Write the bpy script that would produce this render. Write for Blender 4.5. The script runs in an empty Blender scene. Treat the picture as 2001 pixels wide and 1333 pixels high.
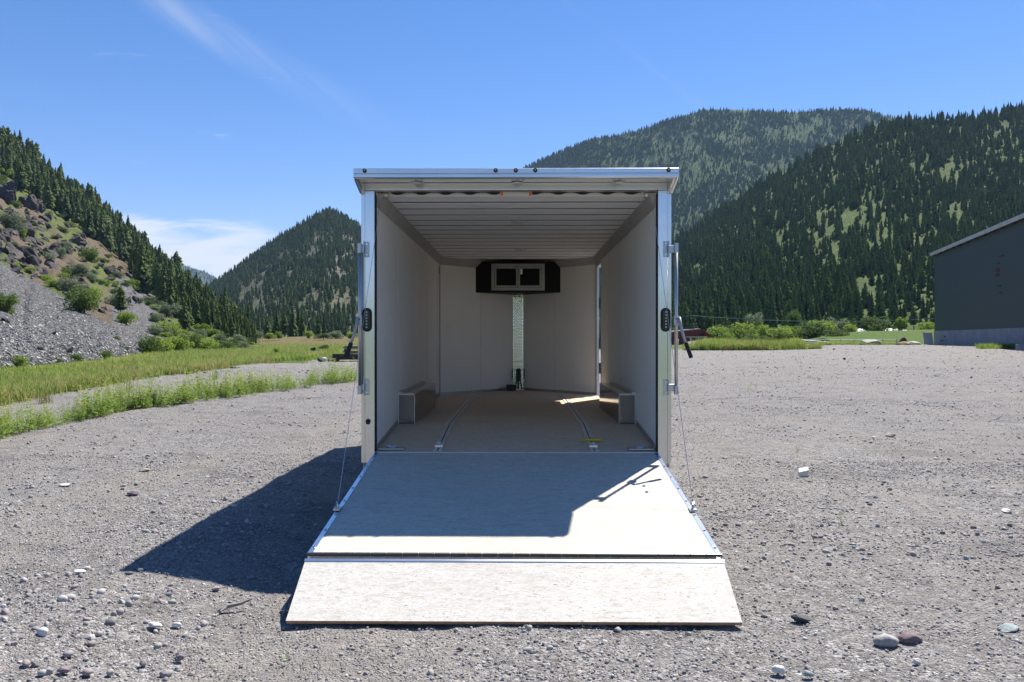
import bpy, math, random
import numpy as np
from mathutils import Vector, Matrix, Euler

random.seed(7)
RNG = np.random.default_rng(11)
scene = bpy.context.scene
C = scene.collection

# ------------------------------------------------------------------ camera
F = 1533.0                       # focal length in pixels of a 2001 px wide picture
YAW = 0.0106
CAM = Vector((0.036, 0.0, 1.49))
HOR = 662.0
FW = np.array([-math.sin(YAW), math.cos(YAW)])
RT = np.array([math.cos(YAW), math.sin(YAW)])
cd = bpy.data.cameras.new('camera')
cam = bpy.data.objects.new('camera', cd); C.objects.link(cam)
cd.sensor_width = 36.0
cd.lens = F / 2001.0 * 36.0
cd.clip_start = 0.05; cd.clip_end = 20000
cam.location = CAM
cam.rotation_euler = (math.radians(90) - math.atan((666.5 - HOR) / F), 0, YAW)
scene.camera = cam

# ------------------------------------------------------------------ sun, sky, exposure
SUN = Vector((0.975, 1.5, 2.5)).normalized()
EL = math.asin(SUN.z); AZ = math.atan2(SUN.x, SUN.y)
sl = bpy.data.lights.new('sun', 'SUN'); sl.energy = 5.0; sl.angle = math.radians(0.53)
sl.color = (1.0, 0.95, 0.87)
so = bpy.data.objects.new('sun', sl); C.objects.link(so)
so.rotation_euler = SUN.to_track_quat('Z', 'Y').to_euler(); so.location = (30, 40, 80)

W = bpy.data.worlds.new('World'); scene.world = W; W.use_nodes = True
wn = W.node_tree.nodes; wl = W.node_tree.links
wn.clear()
wout = wn.new('ShaderNodeOutputWorld'); wbg = wn.new('ShaderNodeBackground')
sky = wn.new('ShaderNodeTexSky'); sky.sky_type = 'NISHITA'; sky.sun_disc = False
sky.sun_elevation = EL; sky.sun_rotation = AZ
sky.altitude = 900; sky.air_density = 1.0; sky.dust_density = 0.15; sky.ozone_density = 3.0
SKY_STRENGTH = 0.067
wbg.inputs['Strength'].default_value = SKY_STRENGTH
wl.new(wbg.outputs[0], wout.inputs[0])


def wm(op, a, b=None, c=None, clamp=False):
    n = wn.new('ShaderNodeMath'); n.operation = op; n.use_clamp = clamp
    for i, v in enumerate((a, b, c)):
        if v is None: continue
        if isinstance(v, (int, float)): n.inputs[i].default_value = v
        else: wl.new(v, n.inputs[i])
    return n.outputs[0]


def wss(v, lo, hi):
    n = wn.new('ShaderNodeMapRange'); n.interpolation_type = 'SMOOTHSTEP'
    wl.new(v, n.inputs[0]); n.inputs[1].default_value = lo; n.inputs[2].default_value = hi
    return n.outputs[0]


# thin cirrus in the sky: noise in direction space
tc = wn.new('ShaderNodeTexCoord'); sx = wn.new('ShaderNodeSeparateXYZ')
wl.new(tc.outputs['Generated'], sx.inputs[0])
hor = wm('POWER', wm('ADD', wm('MULTIPLY', sx.outputs[0], sx.outputs[0]), wm('MULTIPLY', sx.outputs[1], sx.outputs[1])), 0.5)
azm = wm('ARCTAN2', sx.outputs[0], sx.outputs[1])
elt = wm('DIVIDE', sx.outputs[2], wm('MAXIMUM', hor, 0.01))
cx = wn.new('ShaderNodeCombineXYZ')
wl.new(wm('MULTIPLY', azm, 3.0), cx.inputs[0])
wl.new(wm('ADD', wm('MULTIPLY', elt, 15.0), wm('MULTIPLY', azm, -1.5)), cx.inputs[1])
nz = wn.new('ShaderNodeTexNoise'); nz.inputs['Scale'].default_value = 3.2
nz.inputs['Detail'].default_value = 7; nz.inputs['Roughness'].default_value = 0.55
nz.inputs['Distortion'].default_value = 0.6
wl.new(cx.outputs[0], nz.inputs['Vector'])
lowband = wm('MULTIPLY', wss(azm, -0.56, -0.47), wm('SUBTRACT', 1.0, wss(azm, -0.33, -0.25)))
bank = wm('SUBTRACT', 1.0, wss(elt, 0.10, 0.175))
dens = wm('ADD', nz.outputs['Fac'], wm('MULTIPLY', wm('MULTIPLY', lowband, bank), 0.43))
cloud = wm('MULTIPLY', wm('MULTIPLY', wss(dens, 0.62, 0.92), lowband), 0.97)
# faint diagonal streaks higher up
cx2 = wn.new('ShaderNodeCombineXYZ')
wl.new(wm('ADD', wm('MULTIPLY', azm, 2.2), wm('MULTIPLY', elt, 1.2)), cx2.inputs[0])
wl.new(wm('ADD', wm('MULTIPLY', elt, 9.0), wm('MULTIPLY', azm, 7.5)), cx2.inputs[1])
nz2 = wn.new('ShaderNodeTexNoise'); nz2.inputs['Scale'].default_value = 1.3
nz2.inputs['Detail'].default_value = 8; nz2.inputs['Roughness'].default_value = 0.6
wl.new(cx2.outputs[0], nz2.inputs['Vector'])
streak = wm('MULTIPLY', wss(nz2.outputs['Fac'], 0.58, 0.86), 0.16)
ul = wm('ADD', elt, wm('ADD', wm('MULTIPLY', azm, 0.49), -0.183))
band = wm('SUBTRACT', 1.0, wss(wm('ABSOLUTE', ul), 0.0, 0.035))
streak = wm('MAXIMUM', streak, wm('MULTIPLY', wm('MULTIPLY', band, wss(nz2.outputs['Fac'], 0.32, 0.7)), wm('MULTIPLY', wss(azm, -0.5, -0.4), wm('SUBTRACT', 0.30, wm('MULTIPLY', wss(azm, -0.35, -0.12), 0.30)))))
call = wm('MAXIMUM', cloud, streak)
mixc = wn.new('ShaderNodeMix'); mixc.data_type = 'RGBA'
hsv = wn.new('ShaderNodeHueSaturation'); hsv.inputs['Saturation'].default_value = 1.3; hsv.inputs['Value'].default_value = 1.2
wl.new(sky.outputs[0], hsv.inputs['Color'])
wl.new(call, mixc.inputs[0]); wb = wn.new('ShaderNodeMix'); wb.data_type = 'RGBA'; wb.blend_type = 'MULTIPLY'; wb.inputs[0].default_value = 1.0
wl.new(hsv.outputs[0], wb.inputs[6]); wb.inputs[7].default_value = (1.24, 0.93, 0.99, 1)
wl.new(wb.outputs[2], mixc.inputs[6])
mixc.inputs[7].default_value = (7.2, 7.4, 7.7, 1)
wl.new(mixc.outputs[2], wbg.inputs['Color'])

vs = scene.view_settings
vs.view_transform = 'Standard'; vs.look = 'None'; vs.gamma = 1.0; vs.use_curve_mapping = False
vs.exposure = 0.98
scene.cycles.max_bounces = 8
scene.cycles.transparent_max_bounces = 8
scene.cycles.caustics_reflective = True


# ------------------------------------------------------------------ placing helpers
def Wp(px, d, z=None, py=None):
    """world point seen at column px, at distance d along the view axis"""
    r = (px - 1000.5) / F * d
    x = CAM.x + RT[0] * r + FW[0] * d
    y = CAM.y + RT[1] * r + FW[1] * d
    if py is not None: z = CAM.z + (HOR - py) / F * d
    if z is None: z = gz(x, y)
    return np.array((x, y, z))


def sstep(a, b, x):
    t = np.clip((x - a) / (b - a), 0, 1); return t * t * (3 - 2 * t)


def gz(x, y):
    """height of the ground"""
    z = 0.12 * sstep(1.35, 2.3, -np.asarray(x, float)) * sstep(14, 7, y)
    z = z + 0.40 * sstep(30, 75, y) * sstep(-6, 12, x)
    z = z + 0.25 * sstep(70, 85, y) * sstep(30, 45, x)
    return z


def Gp(px, py):
    """ground point under a pixel"""
    z = 0.0
    for _ in range(12):
        d = F * (CAM.z - z) / max(py - HOR, 0.5)
        p = Wp(px, d, 0.0); z = 0.5 * z + 0.5 * float(gz(p[0], p[1]))
    p[2] = float(gz(p[0], p[1]))
    return p, d


# ------------------------------------------------------------------ numpy noise
def _h(ix, iy, s):
    n = (ix.astype(np.int64) * 374761393 + iy.astype(np.int64) * 668265263 + s * 974634777) & 0x7fffffff
    n = ((n ^ (n >> 13)) * 1274126177) & 0x7fffffff
    return ((n ^ (n >> 16)) & 0xffff) / 65535.0


def vn(x, y, s=0):
    x = np.asarray(x, float); y = np.asarray(y, float)
    ix = np.floor(x); iy = np.floor(y); fx = x - ix; fy = y - iy
    fx = fx * fx * (3 - 2 * fx); fy = fy * fy * (3 - 2 * fy)
    a = _h(ix, iy, s); b = _h(ix + 1, iy, s); c = _h(ix, iy + 1, s); d = _h(ix + 1, iy + 1, s)
    return (a * (1 - fx) + b * fx) * (1 - fy) + (c * (1 - fx) + d * fx) * fy


def fbm(x, y, o=4, s=0):
    r = 0; a = 0.5; t = 0
    for k in range(o):
        r = r + a * vn(x * 2 ** k, y * 2 ** k, s + k); t += a; a *= 0.5
    return r / t


# ------------------------------------------------------------------ object helpers
def tag(o, label=None, cat=None, group=None, kind=None):
    if label: o['label'] = label
    if cat: o['category'] = cat
    if group: o['group'] = group
    if kind: o['kind'] = kind
    return o


def empty(name, loc=(0, 0, 0), rotz=0.0, parent=None):
    o = bpy.data.objects.new(name, None); C.objects.link(o)
    o.location = loc; o.rotation_euler = (0, 0, rotz); o.empty_display_size = 0.2
    if parent: o.parent = parent
    return o


def link(name, me, parent=None, loc=None):
    o = bpy.data.objects.new(name, me); C.objects.link(o)
    if parent: o.parent = parent
    if loc is not None: o.location = loc
    return o


def mesh_np(name, v, f, mats, mi=None, smooth=False):
    """v (n,3), f (m,k) of equal polygon size"""
    v = np.asarray(v, np.float32); f = np.asarray(f, np.int32)
    me = bpy.data.meshes.new(name)
    m, k = f.shape
    me.vertices.add(len(v)); me.vertices.foreach_set('co', v.ravel())
    me.loops.add(m * k); me.loops.foreach_set('vertex_index', f.ravel())
    me.polygons.add(m)
    me.polygons.foreach_set('loop_start', np.arange(0, m * k, k, dtype=np.int32))
    me.polygons.foreach_set('loop_total', np.full(m, k, np.int32))
    for t in (mats if isinstance(mats, (list, tuple)) else [mats]): me.materials.append(t)
    if mi is not None: me.polygons.foreach_set('material_index', np.asarray(mi, np.int32))
    me.polygons.foreach_set('use_smooth', np.full(m, smooth, bool))
    me.update(calc_edges=True); me.validate()
    return me


class MB:
    def __init__(s): s.v = []; s.f = []; s.m = []

    def add(s, vs, fs, m=0):
        b = len(s.v); s.v += [tuple(map(float, p)) for p in vs]
        s.f += [tuple(b + i for i in f) for f in fs]; s.m += [m] * len(fs); return s

    def box(s, x0, x1, y0, y1, z0, z1, m=0):
        x0, x1 = min(x0, x1), max(x0, x1)
        v = [(x0, y0, z0), (x1, y0, z0), (x1, y1, z0), (x0, y1, z0), (x0, y0, z1), (x1, y0, z1), (x1, y1, z1), (x0, y1, z1)]
        return s.add(v, [(0, 3, 2, 1), (4, 5, 6, 7), (0, 1, 5, 4), (1, 2, 6, 5), (2, 3, 7, 6), (3, 0, 4, 7)], m)

    def prism(s, poly, axis, a, b, m=0):
        """polygon of 2-D points extruded along axis 'x','y' or 'z' from a to b"""
        def P(p, t): return {'x': (t, p[0], p[1]), 'y': (p[0], t, p[1]), 'z': (p[0], p[1], t)}[axis]
        n = len(poly)
        v = [P(p, a) for p in poly] + [P(p, b) for p in poly]
        f = [tuple(range(n))[::-1], tuple(range(n, 2 * n))] + [(i, (i + 1) % n, n + (i + 1) % n, n + i) for i in range(n)]
        return s.add(v, f, m)

    def tube(s, pts, r, n=8, m=0, caps=True):
        pts = [Vector(p) for p in pts]; rs = r if isinstance(r, (list, tuple)) else [r] * len(pts)
        rings = []
        up = None
        for i, p in enumerate(pts):
            t = (pts[min(i + 1, len(pts) - 1)] - pts[max(i - 1, 0)]).normalized()
            if up is None:
                up = t.orthogonal().normalized()
            else:
                up = (up - t * up.dot(t)).normalized()
            w = t.cross(up)
            rings.append([p + (up * math.cos(6.28318 * k / n) + w * math.sin(6.28318 * k / n)) * rs[i] for k in range(n)])
        v = [q for R in rings for q in R]; f = []
        for i in range(len(pts) - 1):
            for k in range(n):
                f.append((i * n + k, i * n + (k + 1) % n, (i + 1) * n + (k + 1) % n, (i + 1) * n + k))
        if caps: f += [tuple(range(n))[::-1], tuple((len(pts) - 1) * n + k for k in range(n))]
        return s.add(v, f, m)

    def mesh(s, name, mats, smooth=False):
        me = bpy.data.meshes.new(name); me.from_pydata(s.v, [], s.f)
        for t in (mats if isinstance(mats, (list, tuple)) else [mats]): me.materials.append(t)
        me.polygons.foreach_set('material_index', s.m)
        if smooth: me.polygons.foreach_set('use_smooth', [True] * len(s.f))
        me.update()
        return me

    def build(s, name, mats, parent=None, bevel=0.0, smooth=False):
        o = link(name, s.mesh(name, mats, smooth), parent)
        if bevel:
            b = o.modifiers.new('bevel', 'BEVEL'); b.width = bevel; b.segments = 2; b.limit_method = 'ANGLE'
        return o


# ------------------------------------------------------------------ materials
def mat(name):
    m = bpy.data.materials.new(name); m.use_nodes = True
    nt = m.node_tree
    return m, nt, nt.nodes['Principled BSDF']


class NT:
    """terse node wiring"""
    def __init__(s, nt): s.n = nt.nodes; s.l = nt.links

    def node(s, t, ins=None, **kw):
        n = s.n.new(t)
        for k, v in kw.items(): setattr(n, k, v)
        for k, v in (ins or {}).items(): s.put(n.inputs[k], v)
        return n

    def put(s, sock, v):
        if isinstance(v, bpy.types.NodeSocket): s.l.new(v, sock)
        elif isinstance(v, tuple) and len(v) == 3 and sock.type == 'RGBA': sock.default_value = (*v, 1)
        else: sock.default_value = v

    def math(s, op, a, b=0.0, clamp=False):
        n = s.n.new('ShaderNodeMath'); n.operation = op; n.use_clamp = clamp
        s.put(n.inputs[0], a); s.put(n.inputs[1], b); return n.outputs[0]

    def mix(s, fac, a, b, mode='MIX'):
        n = s.n.new('ShaderNodeMix'); n.data_type = 'RGBA'; n.blend_type = mode
        s.put(n.inputs[0], fac); s.put(n.inputs[6], a); s.put(n.inputs[7], b); return n.outputs[2]

    def ramp(s, fac, stops, interp='LINEAR'):
        n = s.n.new('ShaderNodeValToRGB'); n.color_ramp.interpolation = interp
        e = n.color_ramp.elements
        while len(e) < len(stops): e.new(0.5)
        for i, (p, c) in enumerate(stops):
            e[i].position = p; e[i].color = (*c, 1) if isinstance(c, tuple) else (c, c, c, 1)
        s.put(n.inputs[0], fac); return n.outputs[0]

    def noise(s, vec, scale, detail=4, rough=0.5, dist=0.0):
        n = s.node('ShaderNodeTexNoise', {'Scale': scale, 'Detail': detail, 'Roughness': rough, 'Distortion': dist})
        if vec is not None: s.l.new(vec, n.inputs['Vector'])
        return n.outputs['Fac']

    def vor(s, vec, scale, feature='F1', rnd=1.0):
        n = s.node('ShaderNodeTexVoronoi', {'Scale': scale, 'Randomness': rnd}, feature=feature)
        s.l.new(vec, n.inputs['Vector']); return n

    def pos(s): return s.node('ShaderNodeNewGeometry').outputs['Position']

    def obj(s): return s.node('ShaderNodeTexCoord').outputs['Object']

    def scaled(s, vec, sc):
        n = s.node('ShaderNodeMapping'); n.inputs['Scale'].default_value = sc
        s.l.new(vec, n.inputs['Vector']); return n.outputs[0]

    def bump(s, h, strength=0.4, dist=0.01, normal=None):
        n = s.node('ShaderNodeBump', {'Strength': strength, 'Distance': dist})
        s.l.new(h, n.inputs['Height'])
        if normal is not None: s.l.new(normal, n.inputs['Normal'])
        return n.outputs[0]


def plain(name, col, rough=0.6, metal=0.0, noise_amt=0.15, nscale=8.0, bump=0.0, spec=0.5):
    m, nt, b = mat(name); k = NT(nt)
    v = k.obj()
    f = k.noise(v, nscale, 5, 0.6)
    lo = tuple(c * (1 - noise_amt) for c in col); hi = tuple(min(1, c * (1 + noise_amt)) for c in col)
    k.put(b.inputs['Base Color'], k.ramp(f, [(0.3, lo), (0.7, hi)]))
    b.inputs['Roughness'].default_value = rough; b.inputs['Metallic'].default_value = metal
    b.inputs['Specular IOR Level'].default_value = spec
    if bump: k.put(b.inputs['Normal'], k.bump(f, bump, 0.01))
    return m


def metal(name, col=(0.75, 0.76, 0.78), rough=0.28, stretch=(40, 40, 1.0), var=0.12, bump=0.05):
    """mill aluminium: drawn streaks in roughness, faint waviness, smudges"""
    m, nt, b = mat(name); k = NT(nt)
    v = k.obj()
    st = k.noise(k.scaled(v, stretch), 3.0, 4, 0.6)
    sm = k.noise(v, 2.3, 4, 0.55)
    k.put(b.inputs['Base Color'], k.mix(k.math('MULTIPLY', sm, 0.55), col, tuple(c * 0.72 for c in col)))
    k.put(b.inputs['Roughness'], k.math('ADD', k.math('MULTIPLY', k.math('ADD', st, sm), var), rough - var))
    b.inputs['Metallic'].default_value = 1.0
    k.put(b.inputs['Normal'], k.bump(k.noise(v, 5.0, 2, 0.5), bump, 0.02))
    return m


M = {}
M['alu'] = metal('aluminium', (0.78, 0.79, 0.80), 0.22, (6, 6, 0.5), 0.05, 0.03)
M['alu_bright'] = metal('bright_aluminium', (0.86, 0.87, 0.89), 0.24)
M['alu_h'] = metal('aluminium_drawn_across', (0.80, 0.81, 0.83), 0.30, (1.0, 40, 40))
M['hinge_dark'] = metal('dark_hinge_steel', (0.17, 0.155, 0.14), 0.45)
M['alu_dull'] = metal('dull_aluminium', (0.62, 0.60, 0.57), 0.42)
M['bow'] = metal('roof_bow_galvanised', (0.97, 0.95, 0.915), 0.5, (1.5, 60, 60), 0.08, 0.05)
_b = M['bow'].node_tree.nodes['Principled BSDF']; _b.inputs['Metallic'].default_value = 0.05     # mill-finish skin, mostly diffuse
M['galv'] = metal('galvanised_steel', (0.55, 0.57, 0.60), 0.38, (30, 30, 1))
M['track'] = plain('anodised_track', (0.62, 0.57, 0.50), 0.45, 0.2)
M['frame_grey'] = plain('grey_anodised_frame', (0.42, 0.41, 0.385), 0.45, 0.3)
M['boxmetal'] = metal('wheel_box_sheet', (0.27, 0.27, 0.27), 0.10, (4, 4, 1), 0.04, 0.04)
M['black'] = plain('black_plastic', (0.012, 0.012, 0.013), 0.45)
M['rubber'] = plain('black_rubber', (0.018, 0.018, 0.019), 0.75)
M['paint_black'] = plain('black_paint', (0.006, 0.006, 0.007), 0.5, spec=0.2)
M['white_paint'] = plain('white_paint', (0.75, 0.75, 0.73), 0.4)
M['joint'] = plain('liner_joint_strip', (0.74, 0.72, 0.68), 0.35)
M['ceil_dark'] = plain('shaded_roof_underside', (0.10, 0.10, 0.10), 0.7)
M['cove'] = plain('grey_cove', (0.40, 0.385, 0.365), 0.42)
M['orange'] = plain('orange_plastic', (0.85, 0.13, 0.01), 0.45)
M['yellow'] = plain('yellow_webbing', (0.75, 0.48, 0.02), 0.7)
M['amber'] = plain('smoked_lens', (0.03, 0.015, 0.012), 0.12)
M['led'] = plain('clear_led', (0.5, 0.5, 0.52), 0.15)
M['lens'] = plain('dark_lens', (0.035, 0.03, 0.035), 0.1)
M['lamp_lens'] = plain('frosted_lamp_lens', (0.62, 0.62, 0.6), 0.3)

# vinyl faced wall liner
m, nt, b = mat('wall_liner'); k = NT(nt); v = k.obj()
f = k.noise(v, 1.6, 5, 0.55); g = k.noise(k.scaled(v, (14, 14, 0.6)), 2.0, 3, 0.5)
k.put(b.inputs['Base Color'], k.ramp(k.math('ADD', k.math('MULTIPLY', f, 0.7), k.math('MULTIPLY', g, 0.3)), [(0.3, (0.83, 0.795, 0.745)), (0.72, (0.90, 0.87, 0.82))]))
b.inputs['Roughness'].default_value = 0.42
k.put(b.inputs['Normal'], k.bump(k.noise(k.scaled(v, (1, 1, 0.35)), 3.0, 2, 0.5), 0.25, 0.02))
M['liner'] = m

# diamond plate
m, nt, b = mat('diamond_plate'); k = NT(nt); v = k.obj(); sep = k.node('ShaderNodeSeparateXYZ'); k.put(sep.inputs[0], v)
b.inputs['Base Color'].default_value = (0.66, 0.66, 0.64, 1); b.inputs['Metallic'].default_value = 1; b.inputs['Roughness'].default_value = 0.13
vd = k.vor(k.scaled(v, (1, 1, 0.7)), 42.0)
k.put(b.inputs['Normal'], k.bump(vd.outputs['Distance'], 0.4, 0.0045))
M['diamond'] = m


def board(name, c0, c1, strand, srough):
    """pressed strand board: fine flakes lying across the sheet, scattered darker strands, worn film"""
    m, nt, b = mat(name); k = NT(nt); v = k.obj()
    f1 = k.noise(k.scaled(v, (9, 42, 20)), 3.0, 6, 0.65, 0.4)
    f2 = k.noise(k.scaled(v, (5, 30, 20)), 1.6, 5, 0.6, 1.2)
    big = k.noise(v, 1.1, 4, 0.5)
    vo = k.vor(k.scaled(v, (11, 46, 20)), 1.6)
    base = k.ramp(f1, [(0.28, c0), (0.66, c1)])
    base = k.mix(k.math('MULTIPLY', k.ramp(vo.outputs['Color'], [(0.55, 0.0), (1.0, 1.0)]), 0.30), base, strand)
    sp = k.ramp(f2, [(0.60, 0.0), (0.70, 1.0)])
    base = k.mix(k.math('MULTIPLY', sp, 0.55), base, strand)
    base = k.mix(k.math('MULTIPLY', k.ramp(big, [(0.35, 0.0), (0.75, 1.0)]), 0.22), base, tuple(x * 0.8 for x in c0))
    bands = k.noise(k.scaled(v, (2.6, 11, 4)), 1.5, 5, 0.65, 0.8)
    base = k.mix(k.math('MULTIPLY', k.ramp(bands, [(0.46, 0.0), (0.66, 1.0)]), 0.24), base, tuple((x + y) * 0.5 for x, y in zip(c0, strand)))
    wisps = k.noise(k.scaled(v, (10, 26, 20)), 3.3, 2, 0.5, 2.5)
    b.inputs['Specular IOR Level'].default_value = 0.22
    fl_ = k.noise(k.scaled(v, (26, 90, 20)), 1.7, 3, 0.6, 1.0)
    base = k.mix(k.math('MULTIPLY', k.ramp(fl_, [(0.57, 0.0), (0.68, 1.0)]), 0.5), base, tuple(x * 0.75 for x in strand))
    k.put(b.inputs['Base Color'], k.mix(k.math('MULTIPLY', k.ramp(wisps, [(0.645, 0.0), (0.70, 1.0)]), 0.8), base, tuple(x * 0.35 for x in strand)))
    k.put(b.inputs['Roughness'], k.math('ADD', k.math('MULTIPLY', f1, 0.25), srough))
    k.put(b.inputs['Normal'], k.bump(f1, 0.25, 0.003))
    return m


M['ramp_board'] = board('ramp_strand_board', (0.46, 0.415, 0.335), (0.66, 0.62, 0.54), (0.27, 0.205, 0.125), 0.55)
M['flap_board'] = board('flap_strand_board', (0.55, 0.515, 0.45), (0.74, 0.71, 0.65), (0.35, 0.28, 0.18), 0.55)
M['floor_board'] = board('floor_strand_board', (0.56, 0.43, 0.30), (0.76, 0.62, 0.47), (0.32, 0.21, 0.12), 0.42)
M['ply_edge'] = plain('plywood_edge', (0.42, 0.27, 0.16), 0.7, 0, 0.3, 30)

# ---- gravel and ground
def gravel(name, tint=(1, 1, 1), dark=0.10, light=0.40):
    m, nt, b = mat(name); k = NT(nt); p = k.pos()
    warp = k.node('ShaderNodeTexNoise', {'Scale': 9.0, 'Detail': 2.0}); k.l.new(p, warp.inputs['Vector'])
    add = k.node('ShaderNodeVectorMath', operation='MULTIPLY_ADD')
    k.l.new(warp.outputs['Color'], add.inputs[0]); add.inputs[1].default_value = (0.05, 0.05, 0.05); k.l.new(p, add.inputs[2])
    q = add.outputs[0]
    v1 = k.vor(k.scaled(q, (1, 1.25, 1)), 95); v2 = k.vor(k.scaled(q, (1.2, 1, 1)), 38); v3 = k.vor(q, 14)
    big = k.noise(p, 0.33, 5, 0.6); mid = k.noise(p, 2.2, 5, 0.6); fine = k.noise(p, 240, 3, 0.7)
    def val(vn_): 
        s = k.node('ShaderNodeSeparateColor'); k.put(s.inputs[0], vn_.outputs['Color']); return s
    s1, s2, s3 = val(v1), val(v2), val(v3)
    t = tuple
    pal = lambda f: k.ramp(f, [(0.0, t(dark * c for c in tint)), (0.35, t((dark * .55 + light * .45) * c for c in tint)), (0.62, (0.27 * tint[0], 0.245 * tint[1], 0.235 * tint[2])), (0.86, t(light * c for c in tint)), (1.0, t(light * 1.45 * c for c in tint))])
    c1 = pal(s1.outputs[0]); c2 = pal(s2.outputs[0]); c3 = pal(s3.outputs[1])
    coarse = k.ramp(k.math('ADD', k.math('MULTIPLY', mid, 0.6), k.math('MULTIPLY', big, 0.4)), [(0.42, 0.0), (0.62, 1.0)])
    has2 = k.math('MULTIPLY', k.ramp(s2.outputs[1], [(0.45, 0.0), (0.5, 1.0)]), k.math('ADD', k.math('MULTIPLY', coarse, 0.6), 0.35))
    has3 = k.math('MULTIPLY', k.ramp(s3.outputs[0], [(0.80, 0.0), (0.82, 1.0)]), k.math('MULTIPLY', coarse, 0.8))
    col = k.mix(has2, c1, c2); col = k.mix(has3, col, c3)
    dust = k.ramp(fine, [(0.3, (0.16 * tint[0], 0.145 * tint[1], 0.13 * tint[2])), (0.7, (0.30 * tint[0], 0.275 * tint[1], 0.25 * tint[2]))])
    col = k.mix(k.math('MULTIPLY', k.ramp(big, [(0.3, 1.0), (0.65, 0.25)]), 0.55), col, dust)
    # compacted wheel lanes: pale fines, running up the lot and curving to the road
    rot = k.node('ShaderNodeMapping'); rot.inputs['Rotation'].default_value = (0, 0, 0.42); rot.inputs['Scale'].default_value = (0.55, 0.07, 1)
    k.l.new(p, rot.inputs['Vector']); lanes = k.noise(rot.outputs[0], 1.3, 5, 0.6, 0.8)
    col = k.mix(k.math('MULTIPLY', k.ramp(lanes, [(0.52, 0.0), (0.62, 1.0)]), 0.6), col, k.mix(fine, (0.20 * tint[0], 0.185 * tint[1], 0.165 * tint[2]), (0.40 * tint[0], 0.37 * tint[1], 0.34 * tint[2])))
    # damp / raked darker patches
    patch = k.noise(k.scaled(p, (1.0, 1.6, 1)), 0.9, 6, 0.65, 0.7)
    col = k.mix(k.math('MULTIPLY', k.ramp(patch, [(0.52, 0.0), (0.68, 1.0)]), 0.45), col, (0.095 * tint[0], 0.09 * tint[1], 0.085 * tint[2]))
    k.put(b.inputs['Base Color'], col)
    b.inputs['Roughness'].default_value = 0.9; b.inputs['Specular IOR Level'].default_value = 0.25
    h1 = k.math('MULTIPLY', k.math('SUBTRACT', 1.0, v1.outputs['Distance']), 0.35)
    h2 = k.math('MULTIPLY', k.math('MULTIPLY', k.math('SUBTRACT', 1.0, v2.outputs['Distance']), has2), 0.9)
    h3 = k.math('MULTIPLY', k.math('MULTIPLY', k.math('SUBTRACT', 1.0, v3.outputs['Distance']), has3), 1.6)
    hh = k.math('ADD', k.math('ADD', h1, h2), k.math('ADD', h3, k.math('MULTIPLY', mid, 1.5)))
    k.put(b.inputs['Normal'], k.bump(hh, 1.0, 0.035))
    return m


M['gravel'] = gravel('gravel', (0.90, 0.882, 0.865), 0.065, 0.46)


def grassland(name, stops, scale=0.6, brown=0.3, browncol=(0.17, 0.12, 0.07)):
    m, nt, b = mat(name); k = NT(nt); p = k.pos()
    f = k.noise(p, scale, 8, 0.68); g = k.noise(p, scale * 0.17, 5, 0.6, 0.5); h = k.noise(p, scale * 9, 3, 0.7)
    c = k.ramp(k.math('ADD', k.math('MULTIPLY', f, 0.6), k.math('MULTIPLY', h, 0.4)), stops)
    c = k.mix(k.math('MULTIPLY', k.ramp(g, [(0.45, 0.0), (0.65, 1.0)]), brown), c, browncol)
    k.put(b.inputs['Base Color'], c); b.inputs['Roughness'].default_value = 0.95; b.inputs['Specular IOR Level'].default_value = 0.1
    k.put(b.inputs['Normal'], k.bump(k.math('ADD', f, h), 1.0, 0.5 / scale * 0.3))
    return m


GREEN = [(0.25, (0.035, 0.06, 0.018)), (0.5, (0.09, 0.14, 0.03)), (0.75, (0.19, 0.24, 0.055))]
M['meadow'] = grassland('meadow_grass', GREEN, 1.2, 0.35)
M['mound'] = grassland('mown_bank_grass', [(0.25, (0.035, 0.07, 0.015)), (0.5, (0.075, 0.125, 0.025)), (0.75, (0.13, 0.19, 0.045))], 1.0, 0.15)
M['brown_meadow'] = grassland('dry_meadow_grass', [(0.25, (0.07, 0.075, 0.03)), (0.5, (0.14, 0.125, 0.055)), (0.75, (0.20, 0.19, 0.08))], 0.8, 0.6, (0.19, 0.10, 0.075))
M['slope_e'] = grassland('open_forest_grass', [(0.3, (0.03, 0.05, 0.018)), (0.5, (0.075, 0.11, 0.03)), (0.72, (0.19, 0.235, 0.065))], 0.10, 0.35, (0.10, 0.11, 0.06))
M['slope_d'] = grassland('far_forest_floor', [(0.3, (0.025, 0.042, 0.018)), (0.55, (0.065, 0.10, 0.03)), (0.75, (0.15, 0.19, 0.055))], 0.035, 0.3, (0.05, 0.06, 0.04))
M['slope_c'] = grassland('rocky_forest_floor', [(0.3, (0.035, 0.045, 0.025)), (0.52, (0.10, 0.105, 0.06)), (0.75, (0.26, 0.235, 0.18))], 0.05, 0.5, (0.26, 0.23, 0.21))
M['slope_b'] = plain('distant_forest', (0.035, 0.05, 0.035), 0.95, 0, 0.4, 0.02)

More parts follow.
